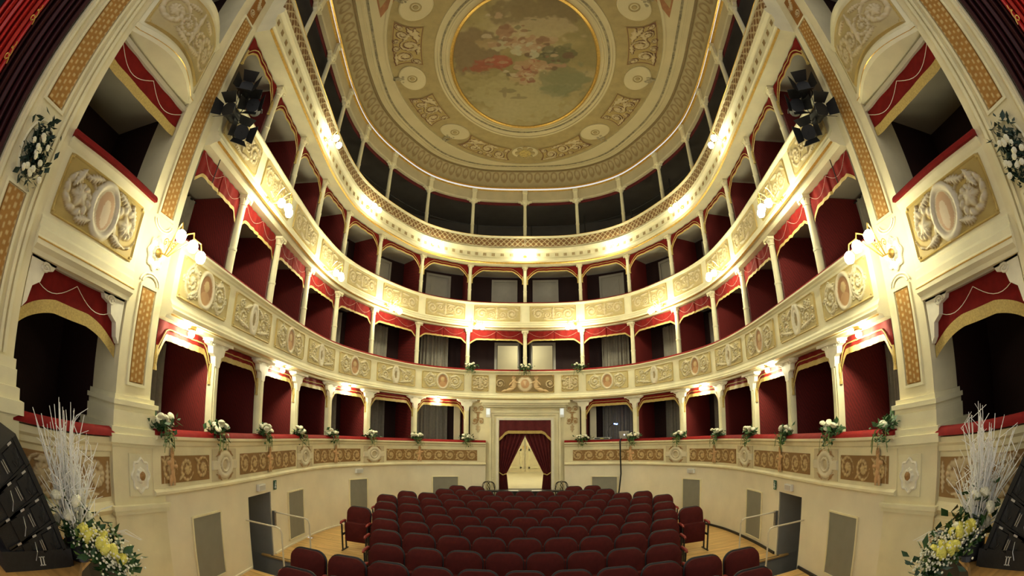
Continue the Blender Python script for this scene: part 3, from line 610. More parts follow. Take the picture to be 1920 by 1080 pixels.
TAN = mat('tan_ceiling_band', (0.33, 0.25, 0.105), 0.75, noise=0.15, nscale=5)
# tan ring between the mouldings
mb = MB(); A = epath(2.28, 3.12); B = epath(3.44, 4.62); n = len(A)
mb.add([(p[0], p[1], ZCE - 0.006) for p in A] + [(p[0], p[1], ZCE - 0.006) for p in B], [(i, i + 1, n + i + 1, n + i) for i in range(n - 1)]); mb.build('tan_ring', TAN, ceil)
MB().sweep(path(-8, 8, NP), [(0.72, ZCE), (0.72, ZCE - 0.012), (0.78, ZCE - 0.012), (0.78, ZCE)]).build('leaf_band', MATS['grey_leaf_band'], ceil)
MB().sweep(path(-8, 8, NP), [(0.60, ZCE), (0.60, ZCE - 0.02), (0.64, ZCE - 0.02), (0.64, ZCE)]).build('ring_moulding', CEILC, ceil)
# scroll panels and round bosses
def ell(r, t): return EC[0] + (2.26 + (3.42 - 2.26) * r) * math.cos(t), EC[1] + (3.0 + (4.53 - 3.0) * r) * math.sin(t)
def pan_ceil(U, V, W, H, f=1):
    h = np.zeros_like(U); C = field(U.shape, (0.34, 0.245, 0.085))
    for q, y, r, dr in ((-0.30, 0.60, 0.26, 1), (0.0, 0.42, 0.30, -1), (0.26, 0.66, 0.20, 1), (-0.10, 0.85, 0.13, 1), (0.42, 0.80, 0.13, -1), (-0.42, 0.22, 0.15, -1), (0.08, 0.86, 0.10, -1)): h = np.maximum(h, sp(U, V, W * (0.5 + f * q), H * y, H * r, dr * f, 0.2, 1.45, 0.4))
    for (x0, y0, x1, y1, wd) in ((0.10, 0.14, 0.46, 0.30, 0.10), (0.22, 0.22, 0.47, 0.55, 0.08), (-0.22, 0.16, 0.05, 0.10, 0.06), (-0.48, 0.90, -0.20, 0.88, 0.06), (0.10, 0.62, 0.34, 0.42, 0.07)): h = np.maximum(h, leaf(U, V, W * (0.5 + f * x0), H * y0, W * (0.5 + f * x1), H * y1, wd, 3))
    C = mixc(C, np.array((0.47, 0.37, 0.20)), np.clip(h * 2, 0, 1)); lit = np.maximum(np.maximum(np.roll(h, 2, 0), np.roll(h, 2, 1)), np.roll(np.roll(h, 2, 0), -2, 1)); C = mixc(C, np.array((0.09, 0.03, 0.015)), ((lit > 0.15) & (h < 0.08)).astype(float) * 0.9)  # dark trompe-l'oeil drop shadow painted into the colour beside each scroll
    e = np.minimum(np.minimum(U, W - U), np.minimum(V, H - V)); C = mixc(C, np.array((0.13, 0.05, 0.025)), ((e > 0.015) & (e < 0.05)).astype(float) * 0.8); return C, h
for td, hw in ((114.5, 0.275), (157, 0.17), (194.5, 0.185), (235, 0.2), (65.5, 0.275), (23, 0.17), (-14.5, 0.185), (-55, 0.2)):
    t = math.radians(td); f = 1 if math.cos(t) < 0 else -1
    tt = np.linspace(t - hw, t + hw, 110); rr = np.linspace(0, 1, 60); T_, R_ = np.meshgrid(tt, rr)
    T_ = t + (T_ - t) * (1 - 0.14 * np.sin(R_ * PI))                      # concave ends against the bosses
    X = EC[0] + (2.56 + 0.77 * R_) * np.cos(T_); Y = EC[1] + (3.76 + 0.70 * R_) * np.sin(T_)
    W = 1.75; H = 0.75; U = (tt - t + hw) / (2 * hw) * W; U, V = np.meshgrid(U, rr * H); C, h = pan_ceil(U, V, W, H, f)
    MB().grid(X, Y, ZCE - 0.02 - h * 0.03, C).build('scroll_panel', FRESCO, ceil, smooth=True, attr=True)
for i, td in enumerate((90, 136, 177, 215, 270, -35, 3, 44)):
    t = math.radians(td); x, y = EC[0] + 2.95 * math.cos(t), EC[1] + 3.92 * math.sin(t); ra = 0.38 if i else 0.34
    M = Matrix.Translation((x, y, ZCE - 0.01)) @ Matrix.Rotation(math.atan2(y - EC[1], x - EC[0]), 4, 'Z') @ Matrix.Diagonal((0.95, 1.25, 1, 1))
    bs = MB(); bs.lathe([(ra, 0.01), (ra, -0.02), (ra * 0.93, -0.035), (0.01, -0.035)], 36, M).build('boss', CEILC, ceil)
    if i: MB().lathe([(0.14, 0), (0.14, -0.025), (0.11, -0.03), (0.10, -0.012), (0.07, -0.012), (0.055, -0.035), (0.01, -0.035)], 20, Matrix.Translation((x, y, ZCE - 0.03))).build('boss_ring', TAN, ceil)
    else:
        mm = MB(); k_ = []
        for q in range(8):
            a = 2 * PI * q / 8; mm.lathe([(0.085, 0), (0.085, -0.02), (0.01, -0.03)], 10, Matrix.Translation((x + 0.24 * math.cos(a), y + 0.28 * math.sin(a), ZCE - 0.045)))
        mm.build('boss_ring', TAN, ceil); MB().lathe([(0.20, 0), (0.20, -0.02), (0.01, -0.02)], 20, Matrix.Translation((x, y, ZCE - 0.05))).build('boss_crest', mat('gilded_crest_paint', (0.45, 0.33, 0.10), 0.6, noise=0.5, nscale=16), ceil)
    if i:
        cx_, cy_ = EC[0] + 3.45 * math.cos(t), EC[1] + 4.55 * math.sin(t); gl = MB()
        for q in range(14):
            r_ = random.uniform(0.45, 1.05); a = random.uniform(-1, 1) * 0.16 * (1 - r_ * 0.5); px, py = x + (cx_ - x) * r_, y + (cy_ - y) * r_; l = math.hypot(cx_ - x, cy_ - y); px += -(cy_ - y) / l * a; py += (cx_ - x) / l * a
            gl.lathe([(random.uniform(0.03, 0.06), 0), (0.02, -0.015)], 7, Matrix.Translation((px, py, ZCE - 0.04)))
        gl.build('leaf_garland', mat('grey_green_garland', (0.30, 0.25, 0.14), 0.7, noise=0.3, nscale=12), ceil)
# triangular red-brown spandrels towards the stage
for sx in (-1, 1):
    MB().add([(sx * 3.3, 6.42, ZCE - 0.01), (sx * 3.22, 5.1, ZCE - 0.01), (sx * 2.1, 5.1, ZCE - 0.01)], [(0, 1, 2)]).build('spandrel', mat('red_brown_paint', (0.30, 0.13, 0.05), 0.7, noise=0.2, nscale=8), ceil)
    MB().add([(sx * 3.24, 6.12, ZCE - 0.014), (sx * 3.17, 5.16, ZCE - 0.014), (sx * 2.40, 5.16, ZCE - 0.014)], [(0, 1, 2)]).build('spandrel_field', TAN, ceil)
# oval fresco: warm sky with cloud banks and a drifting group of figures
def vnoise(U, V, sc, seed):
    r = np.random.default_rng(seed); G = r.random((64, 64)); x = U * sc % 63; y = V * sc % 63; xi = x.astype(int); yi = y.astype(int); fx = x - xi; fy = y - yi
    fx = fx * fx * (3 - 2 * fx); fy = fy * fy * (3 - 2 * fy); xj = (xi + 1) % 64; yj = (yi + 1) % 64
    return G[yi, xi] * (1 - fx) * (1 - fy) + G[yi, xj] * fx * (1 - fy) + G[yj, xi] * (1 - fx) * fy + G[yj, xj] * fx * fy
nr, nt = 150, 380; R_, T_ = np.meshgrid(np.linspace(0, 1, nr), np.linspace(0, 2 * PI, nt), indexing='ij')
X = R_ * 1.86 * np.cos(T_); Y = R_ * 2.56 * np.sin(T_)                    # +Y is the back of the house, at the bottom of the picture
f1 = (vnoise(X + 5, Y + 5, 1.1, 1) + 0.5 * vnoise(X + 5, Y + 5, 2.7, 2) + 0.25 * vnoise(X + 5, Y + 5, 6, 3)) / 1.75
C = field(X.shape, (0.40, 0.315, 0.125)); C = mixc(C, np.array((0.50, 0.40, 0.20)), np.clip((f1 - 0.45) * 4, 0, 1)); C = mixc(C, np.array((0.27, 0.21, 0.08)), np.clip((0.45 - f1) * 5, 0, 1) * 0.6)
def dab(cx, cy, a, b, col, k=0.9, rag=0.35, seed=5):
    global C
    n_ = vnoise(X + 7, Y + 7, 5, seed) - 0.5 + 0.6 * (vnoise(X + 7, Y + 7, 12, seed + 1) - 0.5)
    d = np.hypot((X - cx) / a, (Y - cy) / b) + rag * n_ * 1.6; C = mixc(C, np.array(col), np.clip((1 - d) * 5, 0, 1) * k)
dab(-1.25, -0.6, 0.75, 0.9, (0.24, 0.16, 0.08), 0.8); dab(0.3, -1.9, 1.2, 0.55, (0.22, 0.15, 0.07), 0.7); dab(1.0, 0.5, 0.75, 0.75, (0.24, 0.22, 0.10), 0.75); dab(0.9, 0.95, 0.55, 0.35, (0.22, 0.21, 0.10), 0.6)
dab(-0.1, 1.4, 1.5, 1.0, (0.48, 0.40, 0.20), 0.75, 0.5); dab(-0.9, 0.7, 0.9, 0.5, (0.44, 0.36, 0.16), 0.6, 0.5); dab(1.0, 0.55, 0.62, 0.5, (0.25, 0.24, 0.11), 0.7); dab(0.85, 0.9, 0.45, 0.25, (0.24, 0.235, 0.11), 0.6)
dab(0.4, -1.35, 0.9, 0.4, (0.54, 0.42, 0.22), 0.7)
for (x, y, a, b, c) in ((-0.85, -0.15, 0.52, 0.24, (0.36, 0.09, 0.045)), (-0.62, -0.28, 0.28, 0.2, (0.42, 0.12, 0.06)), (-1.2, 0.0, 0.35, 0.12, (0.34, 0.11, 0.05)), (-0.5, -0.85, 0.60, 0.2, (0.54, 0.46, 0.26)), (-0.9, -0.9, 0.3, 0.2, (0.40, 0.28, 0.12)), (-0.45, -1.25, 0.2, 0.25, (0.36, 0.19, 0.10)), (-0.1, -0.8, 0.3, 0.35, (0.50, 0.36, 0.20)), (0.25, -0.75, 0.4, 0.16, (0.48, 0.29, 0.16)), (0.5, -1.0, 0.25, 0.12, (0.44, 0.27, 0.14)), (0.75, -0.45, 0.55, 0.3, (0.15, 0.14, 0.055)), (0.55, -0.6, 0.25, 0.2, (0.12, 0.11, 0.05)), (0.2, -0.1, 0.45, 0.25, (0.46, 0.28, 0.14)), (0.05, 0.15, 0.28, 0.32, (0.44, 0.22, 0.12)), (-0.15, 0.4, 0.25, 0.2, (0.50, 0.36, 0.17)), (0.15, 0.5, 0.16, 0.14, (0.30, 0.11, 0.06)), (-0.4, 0.25, 0.12, 0.10, (0.20, 0.14, 0.07)), (-0.05, 0.0, 0.3, 0.08, (0.26, 0.10, 0.06)), (0.7, -0.1, 0.3, 0.1, (0.44, 0.25, 0.14)), (0.75, 0.0, 0.12, 0.1, (0.20, 0.12, 0.06)), (0.1, -0.5, 0.09, 0.08, (0.18, 0.10, 0.05)), (-0.05, -1.0, 0.12, 0.12, (0.30, 0.15, 0.07)), (-0.25, -0.6, 0.2, 0.1, (0.56, 0.50, 0.30)),
    (-0.45, 0.9, 0.25, 0.07, (0.28, 0.22, 0.10)), (-0.55, 0.98, 0.08, 0.2, (0.30, 0.23, 0.11)), (-0.2, 1.2, 0.25, 0.07, (0.30, 0.24, 0.11)), (-0.18, 1.12, 0.07, 0.18, (0.30, 0.23, 0.11))):
    dab(x, y, a, b, c, 0.85, 0.45, int(abs(x * 97 + y * 31) * 10) % 900 + 3)
pal = [(0.52, 0.36, 0.20), (0.46, 0.27, 0.14), (0.58, 0.46, 0.28), (0.30, 0.16, 0.08), (0.40, 0.15, 0.08), (0.55, 0.50, 0.32), (0.24, 0.20, 0.09), (0.18, 0.10, 0.05)]
rg = np.random.default_rng(11)
for cx_, cy_, sx_, sy_, n_, pk in ((-0.45, -0.95, 0.22, 0.16, 16, (0, 2, 5, 3, 1)), (0.1, -0.75, 0.24, 0.20, 26, (0, 1, 2, 3, 5)), (-0.75, -0.2, 0.22, 0.10, 14, (4, 4, 3, 1)), (0.7, -0.5, 0.26, 0.13, 18, (6, 6, 7, 0)), (0.15, 0.0, 0.24, 0.18, 26, (0, 1, 4, 3, 2)), (0.0, 0.42, 0.14, 0.14, 12, (0, 2, 4, 3)), (0.62, -0.08, 0.18, 0.07, 8, (1, 3, 0)), (-0.1, -1.4, 0.35, 0.25, 16, (0, 3, 6, 2)), (0.25, -1.0, 0.2, 0.12, 10, (1, 0, 3))):
    for _ in range(n_):
        a_ = rg.uniform(0.035, 0.12); dab(cx_ + rg.normal(0, sx_), cy_ + rg.normal(0, sy_), a_, a_ * rg.uniform(0.35, 1.1), pal[pk[rg.integers(len(pk))]], 0.8, 0.9, int(rg.integers(900)) + 3)
MB().grid(EC[0] + X, EC[1] + Y, np.full_like(X, ZCE - 0.012), np.clip(C * 0.66, 0, 1)).build('oval_fresco', FRESCO, ceil, attr=True)['label'] = 'oval fresco of drifting figures in a warm cloudy sky'
# gallery soffit behind the lintel
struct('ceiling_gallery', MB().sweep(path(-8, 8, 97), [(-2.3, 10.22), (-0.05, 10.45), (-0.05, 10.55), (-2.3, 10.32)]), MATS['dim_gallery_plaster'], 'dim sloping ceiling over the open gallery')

# ================================================================== PIERS, PROSCENIUM PILASTERS, STAGE BOXES
def lattice_strip(name, parent, sg, y0, y1, z0, z1, round_top=False):
    def fn(U, V, W, H):
        p = 0.062; a = ((U / p) % 1 - 0.5); b = ((V / p * 0.8 + (np.floor(U / p) % 2) * 0.5) % 1 - 0.5); d = ((np.abs(a) < 0.24) & (np.abs(b) < 0.24)).astype(float)
        C = field(U.shape, (0.36, 0.175, 0.035)); C = mixc(C, np.array((0.56, 0.40, 0.17)), d); return C, d
    W, H = y1 - y0, z1 - z0
    return flat_panel(name, fn, (sg * 3.985, y0, z0), (0, 1, 0), (0, 0, 1), W, H, (-sg, 0, 0), parent, int(W / 0.0103), max(8, int(H / 0.0155)), 0.004, False, FRESCO)
def pan_ram(U, V, W, H):
    h = np.zeros_like(U); C = field(U.shape, (0.30, 0.17, 0.06)); c = W / 2
    for sx in (-1, 1):
        q = c + sx * W * 0.30; h = np.maximum(h, sp(U, V, q, H * 0.52, H * 0.42, sx, 0.2, 1.4, 0.5)); h = np.maximum(h, leaf(U, V, c, H * 0.95, q + sx * W * 0.05, H * 0.8, 0.08)); h = np.maximum(h, leaf(U, V, c, H * 0.05, q, H * 0.12, 0.08)); h = np.maximum(h, leaf(U, V, q + sx * W * 0.14, H * 0.1, q + sx * W * 0.16, H * 0.9, 0.05))
    h = np.maximum(h, blob(U, V, c, H * 0.5, W * 0.09, H * 0.46)); C = mixc(C, np.array((0.56, 0.45, 0.28)), np.clip(h * 1.6, 0, 1)); return outl(C, h, (0.22, 0.12, 0.05), k=0.6), h
def frame_yz(mb, sg, x, y0, y1, z0, z1, wd, th):
    lo, hi = sorted((sg * x, sg * (x - th)))
    for a, b, c, d in ((y0 - wd, y0, z0 - wd, z1 + wd), (y1, y1 + wd, z0 - wd, z1 + wd), (y0, y1, z0 - wd, z0), (y0, y1, z1, z1 + wd)): mb.box((lo, a, c), (hi, b, d))
def xb(sg, a, b): return tuple(sorted((sg * a, sg * b)))
for sg in (-1, 1):
    sd = side(sg)
    pr = thing('pier', 'tall cream pier with orange lattice strips at the %s end of the tiers' % sd, 'pier', (0, 0, 0), kind='thing')
    a, b = xb(sg, 4.0, 4.5); MB().box((a, 3.10, 2.24), (b, 3.66, 10.55)).build('shaft', CREAMD, pr)
    a, b = xb(sg, 3.94, 4.6); MB().box((a, 3.03, 0), (b, 3.88, 2.0)).build('pedestal', CREAMD, pr)
    mb = MB()
    for x, y0, y1, z0, z1 in ((3.91, 3.00, 3.90, 1.28, 1.33), (3.89, 2.98, 3.92, 1.33, 1.38), (3.92, 3.01, 3.90, 2.0, 2.04), (3.88, 2.97, 3.93, 2.04, 2.13), (3.90, 2.99, 3.91, 2.13, 2.20)):
        a, b = xb(sg, x, 4.6); MB().box((a, y0, z0), (b, y1, z1)).build('pedestal_moulding', CREAM, pr)
    mb = MB()
    for x, y0, y1, z0, z1 in ((3.93, 3.03, 3.74, 2.20, 2.36), (3.95, 3.05, 3.71, 2.36, 2.42), (3.92, 3.02, 3.74, 2.42, 2.47), (3.96, 3.06, 3.70, 2.47, 2.52)):
        a, b = xb(sg, x, 4.5); mb.box((a, y0, z0), (b, y1, z1))
    mb.build('shaft_base', CREAM, pr)
    for z0, z1 in ((2.66, 3.68), (4.52, 7.70)):
        lattice_strip('lattice_strip', pr, sg, 3.28, 3.51, z0, z1); mb = MB(); frame_yz(mb, sg, 4.0, 3.27, 3.52, z0, z1, 0.03, 0.03); mb.build('strip_frame', CREAM, pr)
    def scr(U, V, W, H):
        h = np.maximum(sp(U, V, W * .35, H * .3, W * .3, 1, .1), sp(U, V, W * .65, H * .62, W * .28, -1, .3)); h = np.maximum(h, leaf(U, V, W * .3, H * .95, W * .6, H * .5, .05)); C = field(U.shape, (0.30, 0.125, 0.022)); return mixc(C, np.array((0.58, 0.48, 0.28)), np.clip(h * 1.6, 0, 1)), h
    flat_panel('scroll_plaque', scr, (sg * 3.985, 3.28, 7.70), (0, 1, 0), (0, 0, 1), 0.23, 0.62, (-sg, 0, 0), pr, 30, 70, 0.02, False)
    # shallow arcs closing the strips, above and below the rosette
    for zc, f in ((3.74, 1), (4.44, -1)):
        for r_ in (0.13, 0.17): MB().tube([(sg * 3.985, 3.395 + r_ * math.cos(t), zc + f * r_ * 0.75 * math.sin(t) - f * 0.02) for t in np.linspace(0.15, PI - 0.15, 14)], 0.012, 5).build('arc_moulding', STONE, pr)
    # rosette plaque that carries the sconce
    def ros(c, ra, sg_=sg):
        M = Matrix.Translation(c) @ Matrix.Rotation(-sg_ * PI / 2, 4, 'Y'); o = MB(); n = 40; prof = [(1.0, 0.0), (1.0, 0.025), (0.9, 0.035), (0.8, 0.018), (0.45, 0.015), (0.38, 0.05), (0.05, 0.06)]; v = []; f = []
        for i in range(n):
            t = 2 * PI * i / n; k = 1 + 0.09 * math.cos(8 * t)
            for r_, z in prof: v.append(M @ Vector((r_ * ra * k * 1.25 * math.cos(t), r_ * ra * k * math.sin(t), z)))
        m_ = len(prof)
        for i in range(n):
            for q in range(m_ - 1): f.append((i * m_ + q, ((i + 1) % n) * m_ + q, ((i + 1) % n) * m_ + q + 1, i * m_ + q + 1))
        f.append(tuple(i * m_ + m_ - 1 for i in range(n))); return o.add(v, f)
    ros((sg * 4.0, 3.39, 4.08), 0.15).build('rosette', STONE, pr)
    sh = ros((sg * 3.94, 3.45, 1.70), 0.15); sh.build('shell_plaque', STONE, pr); MB().ball((sg * 3.90, 3.45, 1.70), 0.055, 2, (0.5, 1, 1.1)).build('shell_boss', mat('terracotta_gilt', (0.35, 0.18, 0.06), 0.5, noise=0.3, nscale=30), pr)
    MB().box((min(sg * 3.942, sg * 3.925), 3.27, 1.47), (max(sg * 3.942, sg * 3.925), 3.63, 1.93)).build('plaque_ground', CREAM, pr)
    # outer proscenium pilaster
    pl = thing('proscenium_pilaster', 'cream proscenium pilaster with lattice panels beside the %s stage curtain' % sd, 'pilaster', kind='thing')
    a, b = xb(sg, 4.0, 4.5); MB().box((a, 1.0, 1.12), (b, 1.70, 11.0)).build('shaft', CREAMD, pl)
    mb = MB()
    for x, y0, y1, z0, z1 in ((3.90, 0.95, 1.76, 1.12, 2.15), (3.86, 0.93, 1.80, 2.15, 2.26), (3.94, 0.97, 1.73, 2.36, 2.50), (3.90, 0.95, 1.76, 2.26, 2.36), (3.96, 0.98, 1.72, 2.50, 2.58)):
        a, b = xb(sg, x, 4.5); mb.box((a, y0, z0), (b, y1, z1))
    mb.build('shaft_base', CREAM, pl)
    for z0, z1 in ((2.75, 3.86), (4.66, 8.4)):
        lattice_strip('lattice_strip', pl, sg, 1.18, 1.41, z0, z1); mb = MB(); frame_yz(mb, sg, 4.0, 1.17, 1.42, z0, z1, 0.03, 0.025); mb.build('strip_frame', CREAM, pl)
    a, b = xb(sg, 3.975, 4.0); MB().box((a, 1.50, 2.6), (b, 1.535, 8.6)).box((a, 1.56, 2.6), (b, 1.60, 8.6)).build('edge_moulding', CREAM, pl)
    MB().box((a, 1.03, 2.6), (b, 1.06, 8.6)).build('edge_moulding', CREAM, pl)
    M = Matrix.Translation((sg * 4.0, 1.33, 4.22)) @ Matrix.Rotation(-sg * PI / 2, 4, 'Y') @ Matrix.Diagonal((1.55, 1, 1, 1))
    MB().lathe([(0.19, 0), (0.19, 0.02), (0.17, 0.03), (0.155, 0.01), (0.01, 0.01)], 32, M).build('oval_niche', CREAM, pl)
    # stage boxes between the two
    def bow(amp, y): return amp * math.sin(max(0, min(1, (y - 1.70) / 1.38)) * PI)
    def spath(amp, n=25):
        P_ = []
        for y in np.linspace(1.69, 3.11, n):
            x = 4.0 - bow(amp, y); dx = -(bow(amp, y + .01) - bow(amp, y - .01)) / .02; nx, ny = -1, dx * -1 * -1; l = math.hypot(1, dx); P_.append((sg * x, float(y), sg * -1 / l, -dx / l))
        return P_
    for lv, amp, prof, cz, lab in ((1, 0.10, [(-0.2, 1.12), (0.03, 1.12), (0.03, 1.24), (0.0, 1.28), (0.05, 1.34), (0.02, 1.40), (0.0, 1.42), (0.0, 1.92), (0.03, 1.94), (0.03, 1.99), (0.06, 2.02), (0.06, 2.08), (-0.2, 2.08)], 2.17, 'low painted front of the %s ground-floor stage box with red cushion'),
                                   (2, 0.06, [(-0.35, 3.46), (0.02, 3.46), (0.03, 3.50), (0.08, 3.54), (0.08, 3.58), (0.05, 3.62), (0.05, 3.68), (0.02, 3.71), (0.02, 3.77), (0.0, 3.80), (0.0, 4.46), (0.02, 4.48), (0.05, 4.52), (0.05, 4.56), (-0.3, 4.56)], 4.62, 'bowed first-tier stage box front with big scroll relief on the %s'),
                                   (3, 0.28, [(-0.35, 5.86), (0.0, 5.90), (0.03, 5.94), (0.03, 6.02), (-0.02, 6.05), (-0.02, 6.78), (0.02, 6.82), (0.04, 6.86), (0.04, 6.90), (-0.3, 6.90)], 6.95, 'swelling second-tier stage box front with gilded scrolls on the %s')):
        sb = thing('stage_box_balcony', lab % sd, 'balcony')
        P_ = spath(amp); MB().sweep(P_, prof).build('parapet', CREAM if lv > 1 else CREAMD, sb)
        if lv > 1:
            bi = 4 if lv == 2 else 2; MB().sweep(P_, [(prof[bi][0] - 0.01, prof[bi][1] - 0.004), (prof[bi][0] + 0.010, prof[bi][1] + 0.006), (prof[bi][0] - 0.01, prof[bi][1] + 0.018)]).build('gilt_bead', GOLD, sb)
        if lv < 3: MB().sweep(P_, [(0.02 + 0.085 * math.cos(t), cz - 0.07 + 0.085 * max(0, math.sin(t))) for t in np.linspace(0, PI, 7)]).build('velvet_cushion', VELVET, sb, smooth=True)
        z0, z1, dp = {1: (1.46, 1.88, 0.015), 2: (3.83, 4.44, 0.05), 3: (6.08, 6.76, 0.03)}[lv]
        fn = {1: pan_ram, 2: pan_stagebox, 3: (lambda U, V, W, H: pan_scroll(U, V, W, H, 0))}[lv]
        y0, W = 1.76, 1.26
        org = (sg * (4.0 - (0.012 if lv == 3 else 0)), y0, z0); flat_panel('relief_panel', fn, org, (0, 1, 0), (0, 0, 1), W, z1 - z0, (-sg, 0, 0), sb, 110, 64, dp, lv > 1, None, None, bow=lambda t, amp=amp: np.array([[bow(amp, 1.76 + 1.26 * q) for q in row] for row in t]) - 0.002)
    # recesses behind the stage boxes, their shade put into the lining colour
    for lv, z0, z1, zc in ((1, 1.15, 3.46, 2.1), (2, 3.60, 5.80, 4.5), (3, 5.95, 8.3, 6.8)):
        wr = struct('wall_stage_box', None, None, 'shade-darkened red lining of the %s %s stage box' % (sd, ['', 'ground-floor', 'first-tier', 'second-tier'][lv]))
        a, b = xb(sg, 5.5, 5.55); MB().box((a, 1.5, z0), (b, 3.6, z1)).build('back', DAMASK_SHADED, wr)
        a, b = xb(sg, 4.5, 5.5); MB().box((a, 1.62, z0), (b, 1.69, z1)).build('cheek', DAMASK_SHADED, wr); MB().box((a, 3.12, z0), (b, 3.19, z1)).build('cheek', DAMASK_SHADED, wr)
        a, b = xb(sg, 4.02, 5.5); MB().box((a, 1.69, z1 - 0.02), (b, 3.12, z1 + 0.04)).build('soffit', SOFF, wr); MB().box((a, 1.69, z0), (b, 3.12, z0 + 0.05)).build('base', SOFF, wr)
    # pelmets in the stage boxes
    for lv, zt, x in ((1, 3.44, 4.10), (2, 5.78, 4.06)):
        pe = thing('pelmet', 'dark red pelmet with gold fringe in the %s %s stage box' % (sd, ['', 'ground-floor', 'first-tier'][lv]), 'pelmet', group='pelmets of the stage boxes')
        yy = np.linspace(1.71, 3.09, 60); q = (yy - 1.71) / 1.38; drop = 0.26 + 0.22 * np.abs(2 * q - 1) ** 3 if lv == 1 else 0.26 + 0.0 * q
        drop = drop + 0.01 * np.abs(np.sin(q * PI * 3)); xx = sg * (x + 0.006 * np.sin(q * PI * 7)); V = np.linspace(0, 1, 6)[:, None]
        MB().grid(np.repeat(xx[None], 6, 0), np.repeat(yy[None], 6, 0), zt - V * drop[None]).build('cloth', DRAPE, pe, smooth=True); pc = COL.objects[-1]
        MB().grid(np.repeat(xx[None] - sg * 0.01, 4, 0), np.repeat(yy[None], 4, 0), (zt - drop)[None] - np.linspace(-0.02, 0.10, 4)[:, None]).build('fringe', FRINGE, pc, smooth=True)
        cd = MB()
        for c0, c1 in ((0.0, 0.5), (0.5, 1.0)):
            t = np.linspace(0, 1, 12); yq = 1.71 + 1.38 * (c0 + (c1 - c0) * t); zq = zt - 0.05 - 0.16 * np.sin(t * PI); cd.tube(list(zip([sg * (x - 0.03)] * 12, yq.tolist(), zq.tolist())), 0.0035, 5)
        cd.build('swag_cord', STONE, pc)
    # carved brackets under the first-tier stage box
    for y, f in ((1.72, 1), (3.08, -1)):
        bk = MB(); o = [(0, 0), (f * 0.34, 0), (f * 0.30, -0.07), (f * 0.20, -0.10), (f * 0.17, -0.20), (f * 0.08, -0.26), (f * 0.05, -0.40), (0, -0.46)]
        v = [(sg * 4.02, y + p, 3.47 + z) for p, z in o] + [(sg * 4.12, y + p, 3.47 + z) for p, z in o]; n = len(o)
        bk.add(v, [tuple(range(n)), tuple(range(n, 2 * n))[::-1]] + [(i, (i + 1) % n, n + (i + 1) % n, n + i) for i in range(n)])
        bk.tube([(sg * 4.015, y + f * (0.2 + 0.07 * (1 - k / 20) * math.cos(k * 0.6)), 3.40 + 0.05 * (1 - k / 20) * math.sin(k * 0.6)) for k in range(20)], 0.012, 5)
        tag(bk.build('bracket', STONE), 'carved white bracket under the %s stage box beside the %s' % (sd, 'pilaster' if f > 0 else 'pier'), 'bracket', 'brackets of the stage boxes')
    # wall closing the side above the stage boxes and outside skin
    a, b = xb(sg, 4.4, 4.5)
    struct('wall_skin', MB().box((a, 1.6, 8.34), (b, 3.2, 11.2)), DARKDR, 'dark upper wall above the %s stage boxes' % sd)
    # red stage curtain; stage light and shade put into two cloth colours
    sc_ = thing('stage_curtain', 'red stage curtain with coloured-in light and shade gathered at the %s edge of the opening' % sd, 'curtain')
    V = np.linspace(0, 1, 10)[:, None]
    for nm, y0, y1, xx, nf, m_ in (('cloth', 0.06, 0.52, 4.03, 7, mat('lit_red_velvet', (0.50, 0.022, 0.018), 0.42, noise=0.2, nscale=6, spec=0.6)), ('shaded_cloth', 0.50, 0.97, 4.10, 6, mat('shaded_red_velvet', (0.045, 0.006, 0.010), 0.6, noise=0.2, nscale=6))):
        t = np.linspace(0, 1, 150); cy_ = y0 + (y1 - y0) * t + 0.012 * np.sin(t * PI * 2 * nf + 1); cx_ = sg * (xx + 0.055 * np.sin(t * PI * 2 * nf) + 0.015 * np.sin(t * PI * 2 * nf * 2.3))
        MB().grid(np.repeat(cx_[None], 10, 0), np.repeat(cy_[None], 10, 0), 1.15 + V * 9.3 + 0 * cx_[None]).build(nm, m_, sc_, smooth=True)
    em = MB()
    for k in range(12):
        z = 2.9 + k * 0.42
        em.tube([(sg * 3.955, 0.49 + 0.035 * (1 - q / 30) * math.cos(q * 0.55), z + 0.06 * (1 - q / 30) * math.sin(q * 0.55) + q * 0.008) for q in range(26)], 0.007, 4)
    em.build('gold_embroidery', GOLD, sc_)['kind'] = 'stuff'
    a, b = xb(sg, 5.2, 5.25); o = tag(MB().box((a, -2.6, 1.12), (b, 1.0, 14)).build('dark_mask_sheet', mat('black_mask_cloth', (0.006, 0.006, 0.007), 0.9, noise=0.2, nscale=10)), 'added black sheet keeping the wings dark behind the %s stage curtain' % sd, 'drape')  # black sheet added to darken the wings, covering the pale world
    lg = MB(); a, b = xb(sg, 4.5, 4.6); lg.box((a, 0.2, 1.12), (b, 1.05, 11)); struct('wall_wing', lg, DARKDR, 'dark wing wall behind the %s stage curtain' % sd)

# stage floor with wooden nosing
edge = [(-4.05, 2.98), (-3.84, 2.96), (-3.73, 2.82), (-3.62, 2.58), (-3.50, 2.30), (-3.28, 1.98), (-2.9, 1.66), (-2.2, 1.38), (-1.2, 1.22), (0, 1.18)]
edge = edge + [(-x, y) for x, y in edge[-2::-1]]
stg = struct('floor_stage', MB().prism(edge + [(5.4, 2.98), (5.4, -3), (-5.4, -3), (-5.4, 2.98)], 1.06, 1.12), OAK, 'orange wooden stage floor with rounded front edge')
sk = MB()
pth = []
for i, p in enumerate(edge):
    q = edge[min(i + 1, len(edge) - 1)]; r = edge[max(i - 1, 0)]; tx, ty = q[0] - r[0], q[1] - r[1]; l = math.hypot(tx, ty); pth.append((p[0], p[1], ty / l, -tx / l))
sk.sweep(pth, [(0.06, -0.02), (0.12, -0.02), (0.12, 1.05), (0.06, 1.05)]).build('skirt', BLACK, stg)
